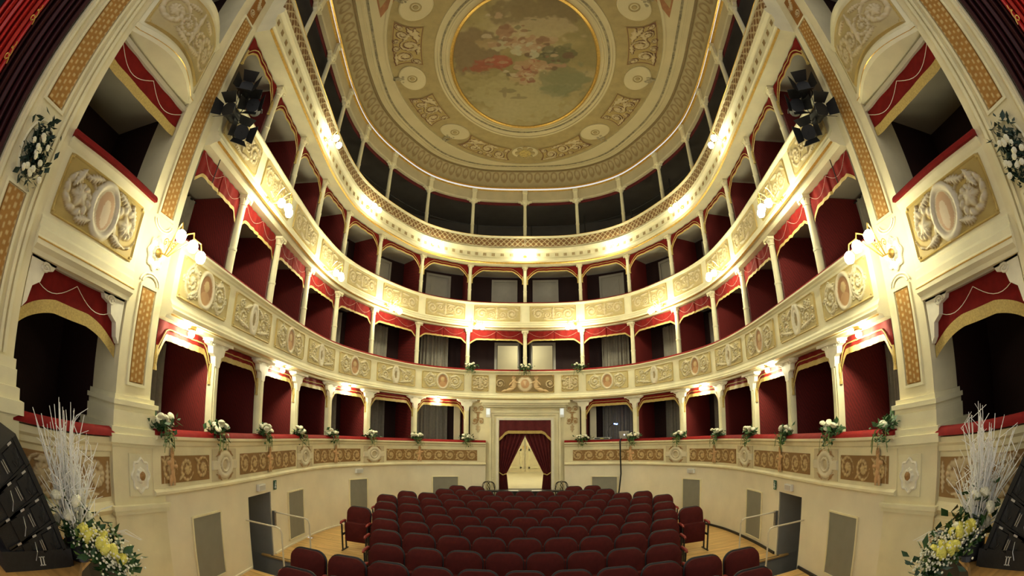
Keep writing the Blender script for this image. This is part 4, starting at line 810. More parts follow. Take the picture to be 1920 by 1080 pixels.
MB().sweep(pth, [(-0.02, 1.055), (-0.03, 1.09), (-0.02, 1.125), (0.06, 1.125), (0.06, 1.055)]).build('nosing', OAK, stg)

# ================================================================== COLUMNS
def lathe_mesh(name, prof, m, n=12): return MB().lathe(prof, n).mesh(name, m, smooth=True)
def col_kit(h, r, sq):
    shaft = MB().lathe([(r * 1.02, 0.06), (r, 0.10), (r, h * 0.33), (r * 1.12, h * 0.335), (r * 1.12, h * 0.36), (r * 0.98, h * 0.365), (r * 0.88, h - 0.14)], 14).mesh('shaft', CREAM, smooth=True)
    base = MB().box((-r * 1.45, -r * 1.45, 0), (r * 1.45, r * 1.45, 0.035)).lathe([(r * 1.35, 0.035), (r * 1.38, 0.05), (r * 1.1, 0.07)], 14).mesh('base', CREAM)
    cap = MB().lathe([(r * 0.9, h - 0.15), (r * 1.15, h - 0.14), (r * 0.95, h - 0.12), (r * 1.5, h - 0.05)], 14); cap.box((-r * 1.7, -r * 1.7, h - 0.05), (r * 1.7, r * 1.7, h))
    for a in (-1, 1):
        for b in (-1, 1): cap.ball((a * r * 1.35, b * r * 1.35, h - 0.07), r * 0.42, 1)
    return [('base', base), ('shaft', shaft), ('capital', cap.mesh('capital', CREAM))]
def bracket_mb(h, r, w1, dz, th=0.07):
    mb = MB()
    for f in (-1, 1):
        o = [(0, 0), (f * w1, 0), (f * w1 * 0.96, -dz * 0.18), (f * w1 * 0.66, -dz * 0.26), (f * w1 * 0.58, -dz * 0.52), (f * w1 * 0.30, -dz * 0.62), (f * w1 * 0.22, -dz), (0, -dz * 1.05)]
        n = len(o); v = [(-th, p, h + z) for p, z in o] + [(th, p, h + z) for p, z in o]
        mb.add(v, [tuple(range(n)), tuple(range(n, 2 * n))[::-1]] + [(i, (i + 1) % n, n + (i + 1) % n, n + i) for i in range(n)])
        for x_ in (-th, th):
            mb.tube([(x_, f * w1 * (0.55 + 0.30 * (1 - k / 16) * math.cos(k * 0.7)), h - dz * 0.16 + dz * 0.13 * (1 - k / 16) * math.sin(k * 0.7)) for k in range(16)], 0.010, 5)
    return mb
kits = {}
kits[2] = col_kit(5.62 - 4.335, 0.062, 0); kits[3] = col_kit(7.74 - 6.465, 0.055, 0)
k4 = col_kit(10.14 - 8.69, 0.058, 0); br = bracket_mb(10.13 - 8.69, 0.05, 0.24, 0.17, 0.045).mesh('bracket', CREAMD); kits[4] = k4 + [('bracket', br), ('console', MB().box((-0.02, -0.07, 10.12 - 8.69), (0.11, 0.07, 10.50 - 8.69)).box((-0.02, -0.085, 10.40 - 8.69), (0.14, 0.085, 10.50 - 8.69)).mesh('console', CREAMD))]
H1 = 3.45 - 2.155
kits[1] = [('base', MB().box((-0.08, -0.08, 0), (0.08, 0.08, 0.05)).mesh('base', CREAM)), ('shaft', MB().box((-0.055, -0.065, 0.05), (0.055, 0.065, H1)).box((-0.065, -0.03, 0.12), (0.065, 0.03, H1 - 0.36)).mesh('shaft', CREAM)),
           ('capital', bracket_mb(H1, 0.06, 0.27, 0.34).box((-0.12, -0.30, H1 - 0.04), (0.14, 0.30, H1)).mesh('capital', STONE))]
tn = {1: 'ground-floor balcony', 2: 'first-tier balcony', 3: 'second-tier balcony', 4: 'gallery'}
for t in (1, 2, 3, 4):
    for k in range(-8, 9):
        if (t == 1 and k == 0) or abs(k) == 8: continue
        who = 'on the centre line' if k == 0 else '%s %s of the centre' % (ORD[abs(k)], side(k))
        x, y = at(k, 0.0 if t > 1 else -0.02); zb = {1: 2.155, 2: 4.335, 3: 6.465, 4: 8.69}[t]
        o = thing('column', '%s on the %s, %s' % ({1: 'square cream post with bracket capital', 2: 'slim round cream column', 3: 'slender cream column', 4: 'thin cream post with bracketed head'}[t], tn[t], who), 'column', (x, y, zb), ang(k), 'columns of the %s' % tn[t], 'thing')
        for nm, me in kits[t]: link(nm, me, o)

# ================================================================== PELMETS
def pelmet(t, k, sg):
    s0, s1 = sorted((sg * k, sg * (k + 1))); p0 = at(s0, -0.035 if t > 1 else -0.05); p1 = at(s1, -0.035 if t > 1 else -0.05)
    dx, dy = p1[0] - p0[0], p1[1] - p0[1]; L = math.hypot(dx, dy); tx, ty = dx / L, dy / L; nx, ny = (-ty, tx)
    mx, my = (p0[0] + p1[0]) / 2, (p0[1] + p1[1]) / 2
    if nx * (0 - mx) + ny * (8 - my) < 0: nx, ny = -nx, -ny
    zt = LV[t]['soff'] + 0.0; m_ = 0.07; u = np.linspace(m_, L - m_, 72); q = (u - m_) / (L - 2 * m_); e = np.abs(2 * q - 1)
    if t == 2: drop = 0.27 + 0.14 * np.clip((e - 0.72) / 0.28, 0, 1) ** 1.5; amp = 0.007
    elif t == 3: drop = 0.13 + 0.30 * np.clip((e - 0.55) / 0.45, 0, 1) ** 1.6; amp = 0.008
    else: drop = 0.145 + 0.30 * np.clip((e - 0.70) / 0.30, 0, 1) ** 1.3; amp = 0.008
    drop = drop + 0.005 * np.abs(np.sin(q * PI * 9))
    w_ = amp * np.sin(q * PI * (14 if t == 2 else 9)); w_ = w_ - (0.03 * np.exp(-((q - 0.5) / 0.012) ** 2) if t == 2 else 0)
    X = p0[0] + tx * u + nx * w_; Y = p0[1] + ty * u + ny * w_; V = np.linspace(0, 1, 6)[:, None]
    pe = thing('pelmet', 'red fringed pelmet, %s bay %s of the centre on the %s' % (ORD[k + 1], side(sg), {1: 'ground floor', 2: 'first tier', 3: 'second tier'}[t]), 'pelmet', group='pelmets of the %s boxes' % LV[t]['name'])
    MB().grid(np.repeat(X[None], 6, 0), np.repeat(Y[None], 6, 0), zt - V * drop[None]).build('cloth', DRAPE, pe, smooth=True); pc = COL.objects[-1]
    fh = {1: 0.075, 2: 0.05, 3: 0.045}[t]
    MB().grid(np.repeat((X + nx * 0.008)[None], 4, 0), np.repeat((Y + ny * 0.008)[None], 4, 0), (zt - drop)[None] + 0.012 - np.linspace(0, fh, 4)[:, None]).build('fringe', FRINGE, pc, smooth=True)
    if t == 1 or t == 3:
        MB().tube(list(zip((X + nx * 0.012).tolist(), (Y + ny * 0.012).tolist(), (zt - drop + 0.07).tolist()))[::3], 0.009, 5).build('gold_braid', FRINGE, pc)
    if t == 2:
        cd = MB()
        for c0, c1 in ((0.02, 0.5), (0.5, 0.98)):
            r_ = np.linspace(0, 1, 10); qq = c0 + (c1 - c0) * r_; ux = m_ + qq * (L - 2 * m_); zz = zt - 0.03 - 0.17 * np.sin(r_ * PI); cd.tube(list(zip((p0[0] + tx * ux + nx * 0.03).tolist(), (p0[1] + ty * ux + ny * 0.03).tolist(), zz.tolist())), 0.0016, 4)
        cd.build('swag_cord', STONE, pc)
    # gathered jabots beside the posts
    if t in (1, 3):
        for uu in (m_ + 0.005, L - m_ - 0.005):
            x, y = p0[0] + tx * uu + nx * 0.02, p0[1] + ty * uu + ny * 0.02
            MB().tube([(x, y, zt - 0.3), (x, y, zt - 0.42), (x, y, zt - 0.52), (x, y, zt - 0.58)], [0.016, 0.028, 0.02, 0.03], 6).build('tassel', FRINGE, pc)
for t in (1, 2, 3):
    for sg in (-1, 1):
        for k in range(8):
            if t == 1 and k == 0: continue
            pelmet(t, k, sg)
# dark red band inside the gallery head, one per bay
for sg in (-1, 1):
    for k in range(8):
        s0, s1 = sorted((sg * (k + 0.05), sg * (k + 0.95)))
        tag(MB().sweep(path(s0, s1, 8), [(-0.09, 10.02), (-0.07, 10.02), (-0.07, 10.20), (-0.09, 10.20)]).build('pelmet', DARKDR), 'narrow dark red gallery pelmet, %s bay from the centre on the %s' % (ORD[k + 1], side(sg)), 'pelmet', 'pelmets of the gallery')

# ================================================================== BOX DOORS AND CURTAINS
def on_back(s, d=DEPTH):
    x, y, nx, ny = [float(v) for v in PN(s)]; return (x - nx * d, y - ny * d), math.atan2(ny, nx)
dl_frame = {}; dn_ = 2
def box_door(t, s, label, open_=False):
    global dn_
    dn_ += 1
    (x, y), a = on_back(s, DEPTH - 0.03); o = tag(link('door_%d' % dn_, None, None, (x, y, LV[t]['floor']), a), label, None, None, 'structure')
    w2, h = 0.36, 1.76
    MB().box((-0.02, -w2 - 0.08, 0), (0.03, -w2, h + 0.08)).box((-0.02, w2, 0), (0.03, w2 + 0.08, h + 0.08)).box((-0.02, -w2, h), (0.03, w2, h + 0.08)).build('door_frame', DOORM, o)
    if not open_:
        lf = MB().box((-0.02, -w2, 0), (0.0, w2, h)).build('door_leaf', DOORM, o); MB().box((0, -w2 + 0.1, 0.15), (0.012, w2 - 0.1, 0.75)).box((0, -w2 + 0.1, 0.9), (0.012, w2 - 0.1, h - 0.12)).build('door_panel', DOORM, lf)
    else:
        MB().box((0.03, -w2 if s > 0 else w2 - 0.04, 0), (0.5, -w2 + 0.04 if s > 0 else w2, h)).build('door_leaf', DOORM, o)
for sg in (-1, 1):
    for k in range(8):
        off = 0.30 if k == 0 else 0.5
        box_door(3, sg * (k + (0.36 if k == 0 else 0.42)), 'off-white box door, %s from the centre on the %s of the second tier' % (ORD[k + 1], side(sg)))
        if k == 0: box_door(2, sg * 0.295, 'open white doorway of the centre box on the %s of the first tier' % side(sg), True)
def curtain(t, s, label, w=1.0, m=CURTG):
    (x, y), a = on_back(s, DEPTH - 0.16); u = np.linspace(-w / 2, w / 2, 60); d = 0.03 * np.sin(u / w * PI * 2 * 7) + 0.012 * np.sin(u / w * PI * 2 * 17)
    V = np.linspace(0, 1, 4)[:, None]; z0, z1 = 0.02, LV[t]['soff'] - LV[t]['floor'] - 0.12
    o = thing('box_curtain', label, 'curtain', (x, y, LV[t]['floor']), a, 'curtains at the backs of the boxes')
    MB().grid(np.repeat(d[None], 4, 0), np.repeat(u[None], 4, 0), z0 + V * (z1 - z0) + 0 * u[None]).build('cloth', m, o, smooth=True)
    MB().tube([(0, -w / 2 - 0.05, z1), (0, w / 2 + 0.05, z1)], 0.012, 6).build('rail', BLACK, o)
for sg in (-1, 1):
    for k in range(1, 8):
        curtain(1, sg * (k + 0.45), 'grey linen curtain at the back of the %s ground-floor box from the entrance, %s' % (ORD[k], side(sg)))
        curtain(2, sg * (k + 0.45), 'grey linen curtain at the back of the %s first-tier box from the centre, %s' % (ORD[k + 1], side(sg)), 0.95, mat('beige_linen_curtain', (0.30, 0.27, 0.22), 0.8, noise=0.12, nscale=14))

# gallery hand rail
gr = thing('gallery_rail', 'thin black safety rail behind the gallery front', 'rail')
P_ = path(-7.9, 7.9, 90)
for d, z, r in ((-0.16, 8.86, 0.020), (-0.16, 9.25, 0.010)): MB().tube([(x + nx * d, y + ny * d, z) for x, y, nx, ny in P_], r, 5).build('bar', BLACK, gr)
for k in range(-7, 8):
    x, y = at(k + 0.12, -0.16); MB().tube([(x, y, 8.6), (x, y, 9.55 if k % 2 else 9.3)], 0.022, 6).build('post', BLACK, gr)

# ================================================================== LAMPS
shade = MB().lathe([(0.022, 0.075), (0.05, 0.055), (0.062, 0.02), (0.058, -0.02), (0.040, -0.05), (0.008, -0.06)], 12).mesh('glass_shade', GLOBE, smooth=True)
shade2 = shade.copy(); shade2.materials[0] = GLOBE2; shade3 = shade.copy(); shade3.materials[0] = GLOBE3
def sconce(loc, a, label, group, n, sc=1.0, spread=0.16, out=0.27, drop=-0.02):
    o = thing('wall_sconce', label, 'sconce', loc, a, group)
    MB().lathe([(0.05, 0), (0.055, 0.012), (0.03, 0.03), (0.012, 0.05)], 12, Matrix.Rotation(PI / 2, 4, 'Y')).build('wall_plate', GOLD, o)
    for i in range(n):
        f = (i - (n - 1) / 2); y = f * spread; xo = out - abs(f) * 0.05 if n == 3 else out
        p = [(0.04, 0, 0), (0.08, y * 0.25, -0.05), (xo * 0.55, y * 0.6, -0.02), (xo * 0.85, y * 0.95, 0.08), (xo, y, 0.10), (xo, y, 0.07 + drop)]
        ar = MB().tube(p, 0.007 * sc, 5); ar.tube([(xo * 0.5 + 0.045 * (1 - k / 14) * math.cos(k * 0.7), y * 0.5, 0.03 + 0.045 * (1 - k / 14) * math.sin(k * 0.7)) for k in range(14)], 0.005, 4)
        ar = ar.build('arm', GOLD, o); link('glass_shade', shade2 if n == 2 else shade, ar, (xo, y, drop))
    return o
for sg in (-1, 1):
    for k in (1, 3, 5, 7):
        kk = {1: 0.90, 3: 2.88, 5: 4.84, 7: 6.80}[k]
        x, y = at(sg * kk, 0.24); sconce((x, y, 5.74), ang(sg * kk), 'lit three-shade gilt sconce below the second tier, %s from the centre on the %s' % (ORD[(k + 1) // 2], side(sg)), 'sconces below the second tier', 3, 1.0, 0.17, 0.42, -0.17)
    for k in (2, 4, 6):
        kk = {2: 1.90, 4: 3.72, 6: 5.72}[k]
        x, y = at(sg * kk, 0.27); sconce((x, y, 8.06), ang(sg * kk), 'lit two-shade sconce on the gallery front, %s from the centre on the %s' % (ORD[k // 2], side(sg)), 'sconces on the gallery front', 2, 1, 0.26, 0.30, -0.08)
    o = thing('wall_sconce', 'large lit three-shade sconce on the rosette of the %s pier' % side(sg), 'sconce', (sg * 3.94, 3.39, 4.08), 0 if sg < 0 else PI, 'sconces on the piers')
    MB().lathe([(0.05, 0), (0.055, 0.012), (0.03, 0.03), (0.012, 0.05)], 12, Matrix.Rotation(PI / 2, 4, 'Y')).build('wall_plate', GOLD, o)
    for i, (dx, dy, dz) in enumerate(((0.48, -0.14, 0.10), (0.50, 0.07, 0.07), (0.50, 0.24, 0.01))):
        dy = dy if sg < 0 else -dy
        ar = MB().tube([(0.04, 0, 0), (0.14, dy * 0.15, -0.03), (0.26, dy * 0.45, 0.10), (0.38, dy * 0.8, 0.22), (dx - 0.03, dy * 0.97, dz + 0.16), (dx, dy, dz + 0.06)], 0.009, 6); ar.tube([(0.14 + 0.05 * (1 - k / 14) * math.cos(k * 0.7), dy * 0.35, 0.10 + 0.05 * (1 - k / 14) * math.sin(k * 0.7)) for k in range(14)], 0.006, 4)
        ar = ar.build('arm', GOLD, o); link('glass_shade', shade3, ar, (dx, dy, dz))
x, y = at(0, 0.27); sconce((x, y, 7.98), ang(0), 'lit two-shade sconce at the middle of the gallery front', 'sconces on the gallery front', 2, 1, 0.26, 0.26, -0.02)
for sg in (-1, 1):
    for k in (1, 3, 5, 7):
        if sg > 0 and k == 1: continue
        s = sg * (k + 0.56); x, y = at(s, 0.09); o = thing('soffit_lamp', 'bright bulb under the first-tier soffit before the %s ground-floor box, %s' % (ORD[k], side(sg)), 'lamp', (x, y, 3.45), ang(s), 'bulbs over the ground-floor boxes')
        MB().lathe([(0.06, 0), (0.055, -0.02), (0.03, -0.03)], 12).build('holder', GOLD, o); MB().ball((0, 0, -0.065), 0.045, 2).build('bulb', SOFL, o, smooth=True)

# ================================================================== ENTRANCE CURTAIN
ec = thing('entrance_curtain', 'dark red parted curtain with gold-fringed pelmet in the centre entrance', 'curtain', (0, 14.02, 0.70))
for sx in (-1, 1):
    zs = np.linspace(2.12, 0, 40); inn = np.interp(zs, [0, 0.44, 0.50, 0.56, 1.66, 2.12], [0.50, 0.54, 0.56, 0.52, 0.0, 0.0]); outr = np.full_like(zs, 0.78); u = np.linspace(0, 1, 80)
    X = sx * (outr[:, None] + (inn - outr)[:, None] * u[None]); amp = 0.035 * np.interp(zs, [0, 0.5, 1.0, 2.12], [0.9, 0.5, 0.9, 1.1])
    Y = amp[:, None] * np.sin(u[None] * PI * 2 * 6) + 0.02 * (1 - u[None]) - 0.05; MB().grid(X, Y, np.repeat(zs[:, None], 80, 1)).build('drape', DARKDR, ec, smooth=True)
    MB().tube([(sx * 0.55, -0.11, 0.50), (sx * 0.66, -0.12, 0.46), (sx * 0.78, -0.08, 0.54)], 0.018, 6).build('tie_back', FRINGE, ec)
u = np.linspace(-0.77, 0.77, 80); dr = np.interp(np.abs(u), [0, 0.50, 0.60, 0.66, 0.77], [0.33, 0.33, 0.38, 0.46, 0.56]); V = np.linspace(0, 1, 5)[:, None]; yv = -0.14 + 0.012 * np.sin(u * 22)
MB().grid(np.repeat(u[None], 5, 0), np.repeat(yv[None], 5, 0), 2.15 - V * dr[None]).build('pelmet', DARKDR, ec, smooth=True)
MB().grid(np.repeat(u[None], 4, 0), np.repeat(yv[None] - 0.01, 4, 0), 2.16 - dr[None] - np.linspace(0, 0.09, 4)[:, None]).build('fringe', FRINGE, ec, smooth=True)
for sx in (-1, 1):                               # small emergency lights beside the frame
    o = thing('emergency_light', 'small white emergency light on the %s of the entrance frame' % side(sx), 'light', (sx * 1.10, 13.82, 2.93))
    MB().box((-0.065, 0, 0), (0.065, 0.04, 0.28)).build('housing', WHITE, o); MB().box((-0.05, -0.012, 0.08), (0.05, 0, 0.26)).build('diffuser', mat('pale_lit_diffuser', (0.8, 0.85, 0.85), 0.3, emit=((0.8, 0.9, 1.0), 0.10 if sx < 0 else 0.35)), o)

# ================================================================== SEATS
def pad(w, h, r, th, m, name, tilt=0.0, z0=0.0, y0=0.0, n=6, dome=0.02):
    # rounded-top upholstered pad standing in xz, front towards -y
    o = []
    for (cx, cz, a0) in ((w / 2 - r, h - r, 0), (-w / 2 + r, h - r, PI / 2)):
        for i in range(n + 1): a = a0 + i / n * PI / 2; o.append((cx + r * math.cos(a), cz + r * math.sin(a)))
    rb = 0.04
    for (cx, cz, a0) in ((-w / 2 + rb, rb, PI), (w / 2 - rb, rb, 1.5 * PI)):
        for i in range(3): a = a0 + i / 2 * PI / 2; o.append((cx + rb * math.cos(a), cz + rb * math.sin(a)))
    k = len(o); v = []; f = []; cz0 = h / 2
    rings = [(1.0, th / 2), (1.0, -th * 0.25), (0.94, -th / 2), (0.55, -th / 2 - dome), (0.02, -th / 2 - dome * 1.3)]
    for s_, y in rings:
        for x, z in o: v.append((x * s_, y, cz0 + (z - cz0) * s_))
    for q in range(len(rings) - 1):
        for i in range(k): j = (i + 1) % k; f.append((q * k + i, q * k + j, (q + 1) * k + j, (q + 1) * k + i))
    f.append(tuple(range(k))); f.append(tuple((len(rings) - 1) * k + i for i in range(k)))
    M = Matrix.Translation((0, y0, z0)) @ Matrix.Rotation(-tilt, 4, 'X'); mb = MB(); mb.add([M @ Vector(p) for p in v], f); return mb.mesh(name, m, smooth=True)
S_back = pad(0.485, 0.50, 0.14, 0.06, SEATM, 'backrest', 0.20, 0.40, 0.03)
S_shell = pad(0.505, 0.522, 0.15, 0.025, BLACK, 'back_shell', 0.20, 0.39, 0.075, dome=0.0)
S_seat = pad(0.46, 0.40, 0.05, 0.09, SEATM, 'seat', 0.06, 0.20, -0.08)
def std(x):
    mb = MB(); mb.box((x - 0.012, -0.20, 0.0), (x + 0.012, 0.12, 0.022)); mb.box((x - 0.012, -0.17, 0.02), (x + 0.012, -0.14, 0.56)); mb.box((x - 0.012, 0.02, 0.02), (x + 0.012, 0.05, 0.60)); mb.box((x - 0.010, -0.15, 0.32), (x + 0.010, 0.04, 0.36)); return mb.mesh('standard', BLACK)
def arm(x):
    mb = MB(); mb.tube([(x, -0.22, 0.575), (x, -0.18, 0.60), (x, 0.02, 0.605), (x, 0.06, 0.60)], [0.018, 0.026, 0.026, 0.018], 8); return mb.mesh('armrest', ARMM, smooth=True)
S_std = {-1: std(-0.266), 1: std(0.266)}; S_arm = {-1: arm(-0.266), 1: arm(0.266)}
ROWS = [(4.33, 2.385, ()), (5.15, 2.65, ()), (5.98, 1.855, ()), (6.82, 2.12, ()), (7.65, 2.385, ()), (8.50, 3.18, ()), (9.42, 2.915, ()), (10.40, 3.18, ()), (11.26, 2.915, ()), (12.17, 2.12, ()), (13.03, 1.90, (1.10,))]
for ri, (y, xm, gap) in enumerate(ROWS):
    n = int(round(2 * xm / 0.53)) + 1
    xs = [-xm + i * 2 * xm / (n - 1) for i in range(n)]
    if ri == 10: xs = [-1.90, -1.37, 1.37, 1.90]
    for i, x in enumerate(xs):
        pos = sorted([a for a in xs if a * x > 1e-6 and abs(a) <= abs(x) + 1e-6], key=abs)
        who = 'on the centre line' if abs(x) < 0.1 else '%s %s of the centre line' % (ORD[len(pos)], side(x))
        o = thing('theatre_seat', 'burgundy folding theatre seat, %s row from the stage, %s' % (ORD[ri + 1], who), 'seat', (x, y - 0.13, 0), 0, 'burgundy seats of the stalls')
        bk = link('backrest', S_back, o); link('back_shell', S_shell, bk); link('seat', S_seat, o); link('armrest', S_arm[-1], link('standard', S_std[-1], o))
        if i == len(xs) - 1 or xs[i + 1] - x > 0.7: link('armrest', S_arm[1], link('standard', S_std[1], o))

# ================================================================== BACK OF THE STALLS
tb = thing('reception_table', 'long black table before the centre entrance behind the seats', 'table', (0, 13.22, 0))
MB().box((-1.04, -0.12, 0.73), (1.04, 0.12, 0.765)).build('table_top', BLACK, tb)
for sx in (-1, 1):
    for yy in (-0.09, 0.09): MB().box((sx * 0.98 - 0.02, yy - 0.02, 0), (sx * 0.98 + 0.02, yy + 0.02, 0.73)).build('leg', BLACK, tb)
for sx in (-1, 1): tag(MB().box((-0.14, -0.08, 0), (0.14, 0.06, 0.006)).build('paper_sheet', WHITE), 'white paper stack on the %s half of the black table' % side(sx), 'paper').location = (sx * 0.33, 13.22, 0.765)
for sx in (-1, 1):
    c = thing('bentwood_chair', 'dark bentwood chair with looped back on the %s of the entrance' % side(sx), 'chair', (sx * 1.07 + (0.0 if sx < 0 else 0.0), 13.50, 0), 0, 'bentwood chairs by the entrance')
    MB().lathe([(0.19, 0.44), (0.20, 0.455), (0.19, 0.47), (0.02, 0.465)], 20).build('seat', DARKW, c, smooth=True)
    for a in (45, 135, 225, 315):
        q = math.radians(a); MB().tube([(0.15 * math.cos(q), 0.15 * math.sin(q), 0.45), (0.19 * math.cos(q), 0.19 * math.sin(q), 0)], 0.014, 6).build('leg', DARKW, c)
    for f in (-1, 1):
        t = np.linspace(0, 1, 22); xx = f * 0.075 + 0.115 * np.cos(PI - t * PI * 2 * 0.92 - 0.4); zz = 0.80 + 0.17 * np.sin(PI - t * PI * 2 * 0.92 - 0.4)
        MB().tube([(f * 0.16, 0.14, 0.46)] + list(zip(xx.tolist(), [0.17] * 22, zz.tolist())), 0.012, 6).build('back_loop', DARKW, c)
    MB().tube([(-0.17, 0.15, 0.46), (-0.18, 0.17, 0.75), (-0.12, 0.17, 0.94), (0, 0.17, 0.985), (0.12, 0.17, 0.94), (0.18, 0.17, 0.75), (0.17, 0.15, 0.46)], 0.013, 6).build('back_bow', DARKW, c)

# wall signs and emergency lights, hand rails
for sg in (-1, 1):
    sd = side(sg)
    x, y = at(sg * 5.64, 0.06); o = thing('exit_sign', 'small green running-man exit sign on the %s stalls wall' % sd, 'sign', (x, y, 1.22), ang(sg * 5.64))
    MB().box((0, -0.055, 0), (0.012, 0.055, 0.17)).build('plate', GREEN, o)
    MB().ball((0.014, 0.005, 0.135), 0.016, 1, (0.3, 1, 1)).tube([(0.014, 0.0, 0.115), (0.014, -0.01, 0.075), (0.014, 0.02, 0.05), (0.014, 0.01, 0.02)], 0.010, 4).tube([(0.014, -0.01, 0.075), (0.014, -0.03, 0.05), (0.014, -0.04, 0.03)], 0.008, 4).tube([(0.014, -0.03, 0.105), (0.014, 0.0, 0.11), (0.014, 0.03, 0.09)], 0.007, 4).build('pictogram', WHITE, o)
    for n_, (s, z) in enumerate(((6.02, 1.27), (3.24, 1.29))):
        x, y = at(sg * s, 0.055); o = thing('emergency_light', 'white box light on the %s stalls wall %s' % (sd, ('above the side exit', 'above a grey panel')[n_]), 'light', (x, y, z), ang(sg * s))
        MB().box((0, -0.13, 0), (0.05, 0.13, 0.11)).build('housing', WHITE, o); MB().box((0.05, -0.11, 0.015), (0.056, 0.11, 0.095)).build('diffuser', mat('milky_diffuser', (0.55, 0.53, 0.48), 0.3, noise=0.05, nscale=20), o)
    for n_, (y0, y1, z) in enumerate(((6.02, 6.04, 0.84), (7.06, 7.02, 0.83))):
        o = thing('hand_rail', 'cream tubular hand rail at the %s side of the %s stair well' % (('near', 'far')[n_], sd), 'hand rail', group='hand rails of the stair wells')
        MB().tube([(sg * 4.30, y0, z), (sg * 3.64, y1, z + 0.01), (sg * 3.58, y1, z - 0.01), (sg * 3.555, y1, z - 0.07), (sg * 3.555, y1, 0.0)], 0.014, 8).build('tube', RAILM, o, smooth=True)
        MB().box((min(sg * 4.27, sg * 4.32), y0 - 0.03, z - 0.26), (max(sg * 4.27, sg * 4.32), y0 + 0.03, z + 0.02)).build('wall_bracket', STEEL, o)

# ================================================================== FLOWERS
def rose_mesh(name, m, r=0.034):
    mb = MB(); 
    for j, (rr, zz, n) in enumerate(((1.0, 0.0, 6), (0.75, 0.25, 5), (0.45, 0.45, 4))):
        for i in range(n):
            a = 2 * PI * i / n + j * 0.5; mb.ball((r * 0.45 * rr * math.cos(a), r * 0.45 * rr * math.sin(a), r * zz), r * (0.72 - 0.13 * j), 1, (1, 1, 0.85))
    return mb.mesh(name, m, smooth=True)
ROSEM = rose_mesh('rose', ROSE, 0.046); YROSEM = rose_mesh('yellow_flower', YROSE, 0.055); BIGROSE = rose_mesh('rose', ROSE, 0.05)
def leaves(mb, n, c, sp_, size, droop=0.0, outw=None):
    for _ in range(n):
        p = Vector(c) + Vector((random.gauss(0, sp_[0]), random.gauss(0, sp_[1]), random.gauss(0, sp_[2]) - droop * random.random()))
        d = Vector((random.uniform(-1, 1), random.uniform(-1, 1), random.uniform(-0.7, 0.9))).normalized(); s_ = d.cross(Vector((random.random(), random.random(), 1))).normalized(); u = d.cross(s_); l = size * random.uniform(0.6, 1.3); w_ = l * 0.28
        mb.add([p, p + d * l * 0.5 + s_ * w_ + u * l * 0.08, p + d * l, p + d * l * 0.5 - s_ * w_ + u * l * 0.08, p + d * l * 0.5], [(0, 1, 4), (1, 2, 4), (2, 3, 4), (3, 0, 4)])
def bouquet(loc, a, label, group, n=6, sc=1.0, flop=1):
    o = thing('bouquet', label, 'flowers', loc, a, group); random.seed(int(loc[0] * 131 + loc[1] * 17 + loc[2] * 7))
    mb = MB(); leaves(mb, 80, (0.05, 0, 0.05), (0.05, 0.10, 0.04), 0.10 * sc); leaves(mb, 26, (0.14, 0, -0.02), (0.03, 0.06, 0.03), 0.07, 0.12); mb.build('foliage', LEAF, o)
    tr = MB()
    for i in range(7):
        y = random.uniform(-0.12, 0.12); tr.tube([(0.10, y * 0.4, 0.04), (0.17, y, 0.01), (0.20, y * 1.3, -0.08), (0.20, y * 1.6, -0.16 - random.random() * 0.1)], 0.0035, 4)
    leaves(tr, 16, (0.19, 0, -0.08), (0.01, 0.07, 0.05), 0.04); tr.build('trailing_sprigs', LEAFL, o)
    for i in range(n):
        r = link('rose', ROSEM, o, (0.05 + random.uniform(0, 0.10), (i - (n - 1) / 2) * 0.050 + random.uniform(-0.02, 0.02), 0.085 + random.uniform(-0.03, 0.075))); r.rotation_euler = (random.uniform(-0.5, 0.5), random.uniform(0.2, 1.0), random.uniform(0, 6)); r.scale = (sc,) * 3
    return o
for sg in (-1, 1):
    for k in range(1, 9):
        s = sg * (k if k < 8 else 7.9) ; x, y = at(s, 0.06); z = 2.225
        bouquet((x, y, z), ang(s), 'white rose bouquet on the ground-floor rail, %s from the entrance on the %s' % (ORD[k], side(sg)), 'rose bouquets on the ground-floor rail', 7 if not (sg > 0 and k == 8) else 2, 1.0)
for k in (-1, 0, 1):
    x, y = at(k * 0.96, 0.10); bouquet((x, y, 4.40), ang(k), 'small white rose bouquet on the first-tier rail, %s' % ('in the middle' if k == 0 else '%s of the middle' % side(k)), 'bouquets on the first-tier rail', 6, 0.9)
for sg in (-1, 1):                               # flower sprays hung on the proscenium pilasters
    o = thing('hanging_bouquet', 'dark green and white flower spray hung on the %s proscenium pilaster' % side(sg), 'flowers', (sg * 3.96, 1.33, 4.18), 0 if sg < 0 else PI, 'sprays on the pilasters'); random.seed(5 + sg)
    mb = MB(); leaves(mb, 260, (0.05, 0, 0.02), (0.03, 0.07, 0.13), 0.09); leaves(mb, 30, (0.05, 0, -0.2), (0.02, 0.05, 0.05), 0.06); mb.build('foliage', mat('dark_blue_green_leaf', (0.02, 0.045, 0.03), 0.5, noise=0.3, nscale=30), o)
    for i in range(17):
        r = link('rose', ROSEM, o, (0.11 + random.uniform(0, 0.03), random.gauss(0, 0.06), random.uniform(-0.22, 0.12))); r.rotation_euler = (0, PI / 2, random.random()); r.scale = (0.62,) * 3
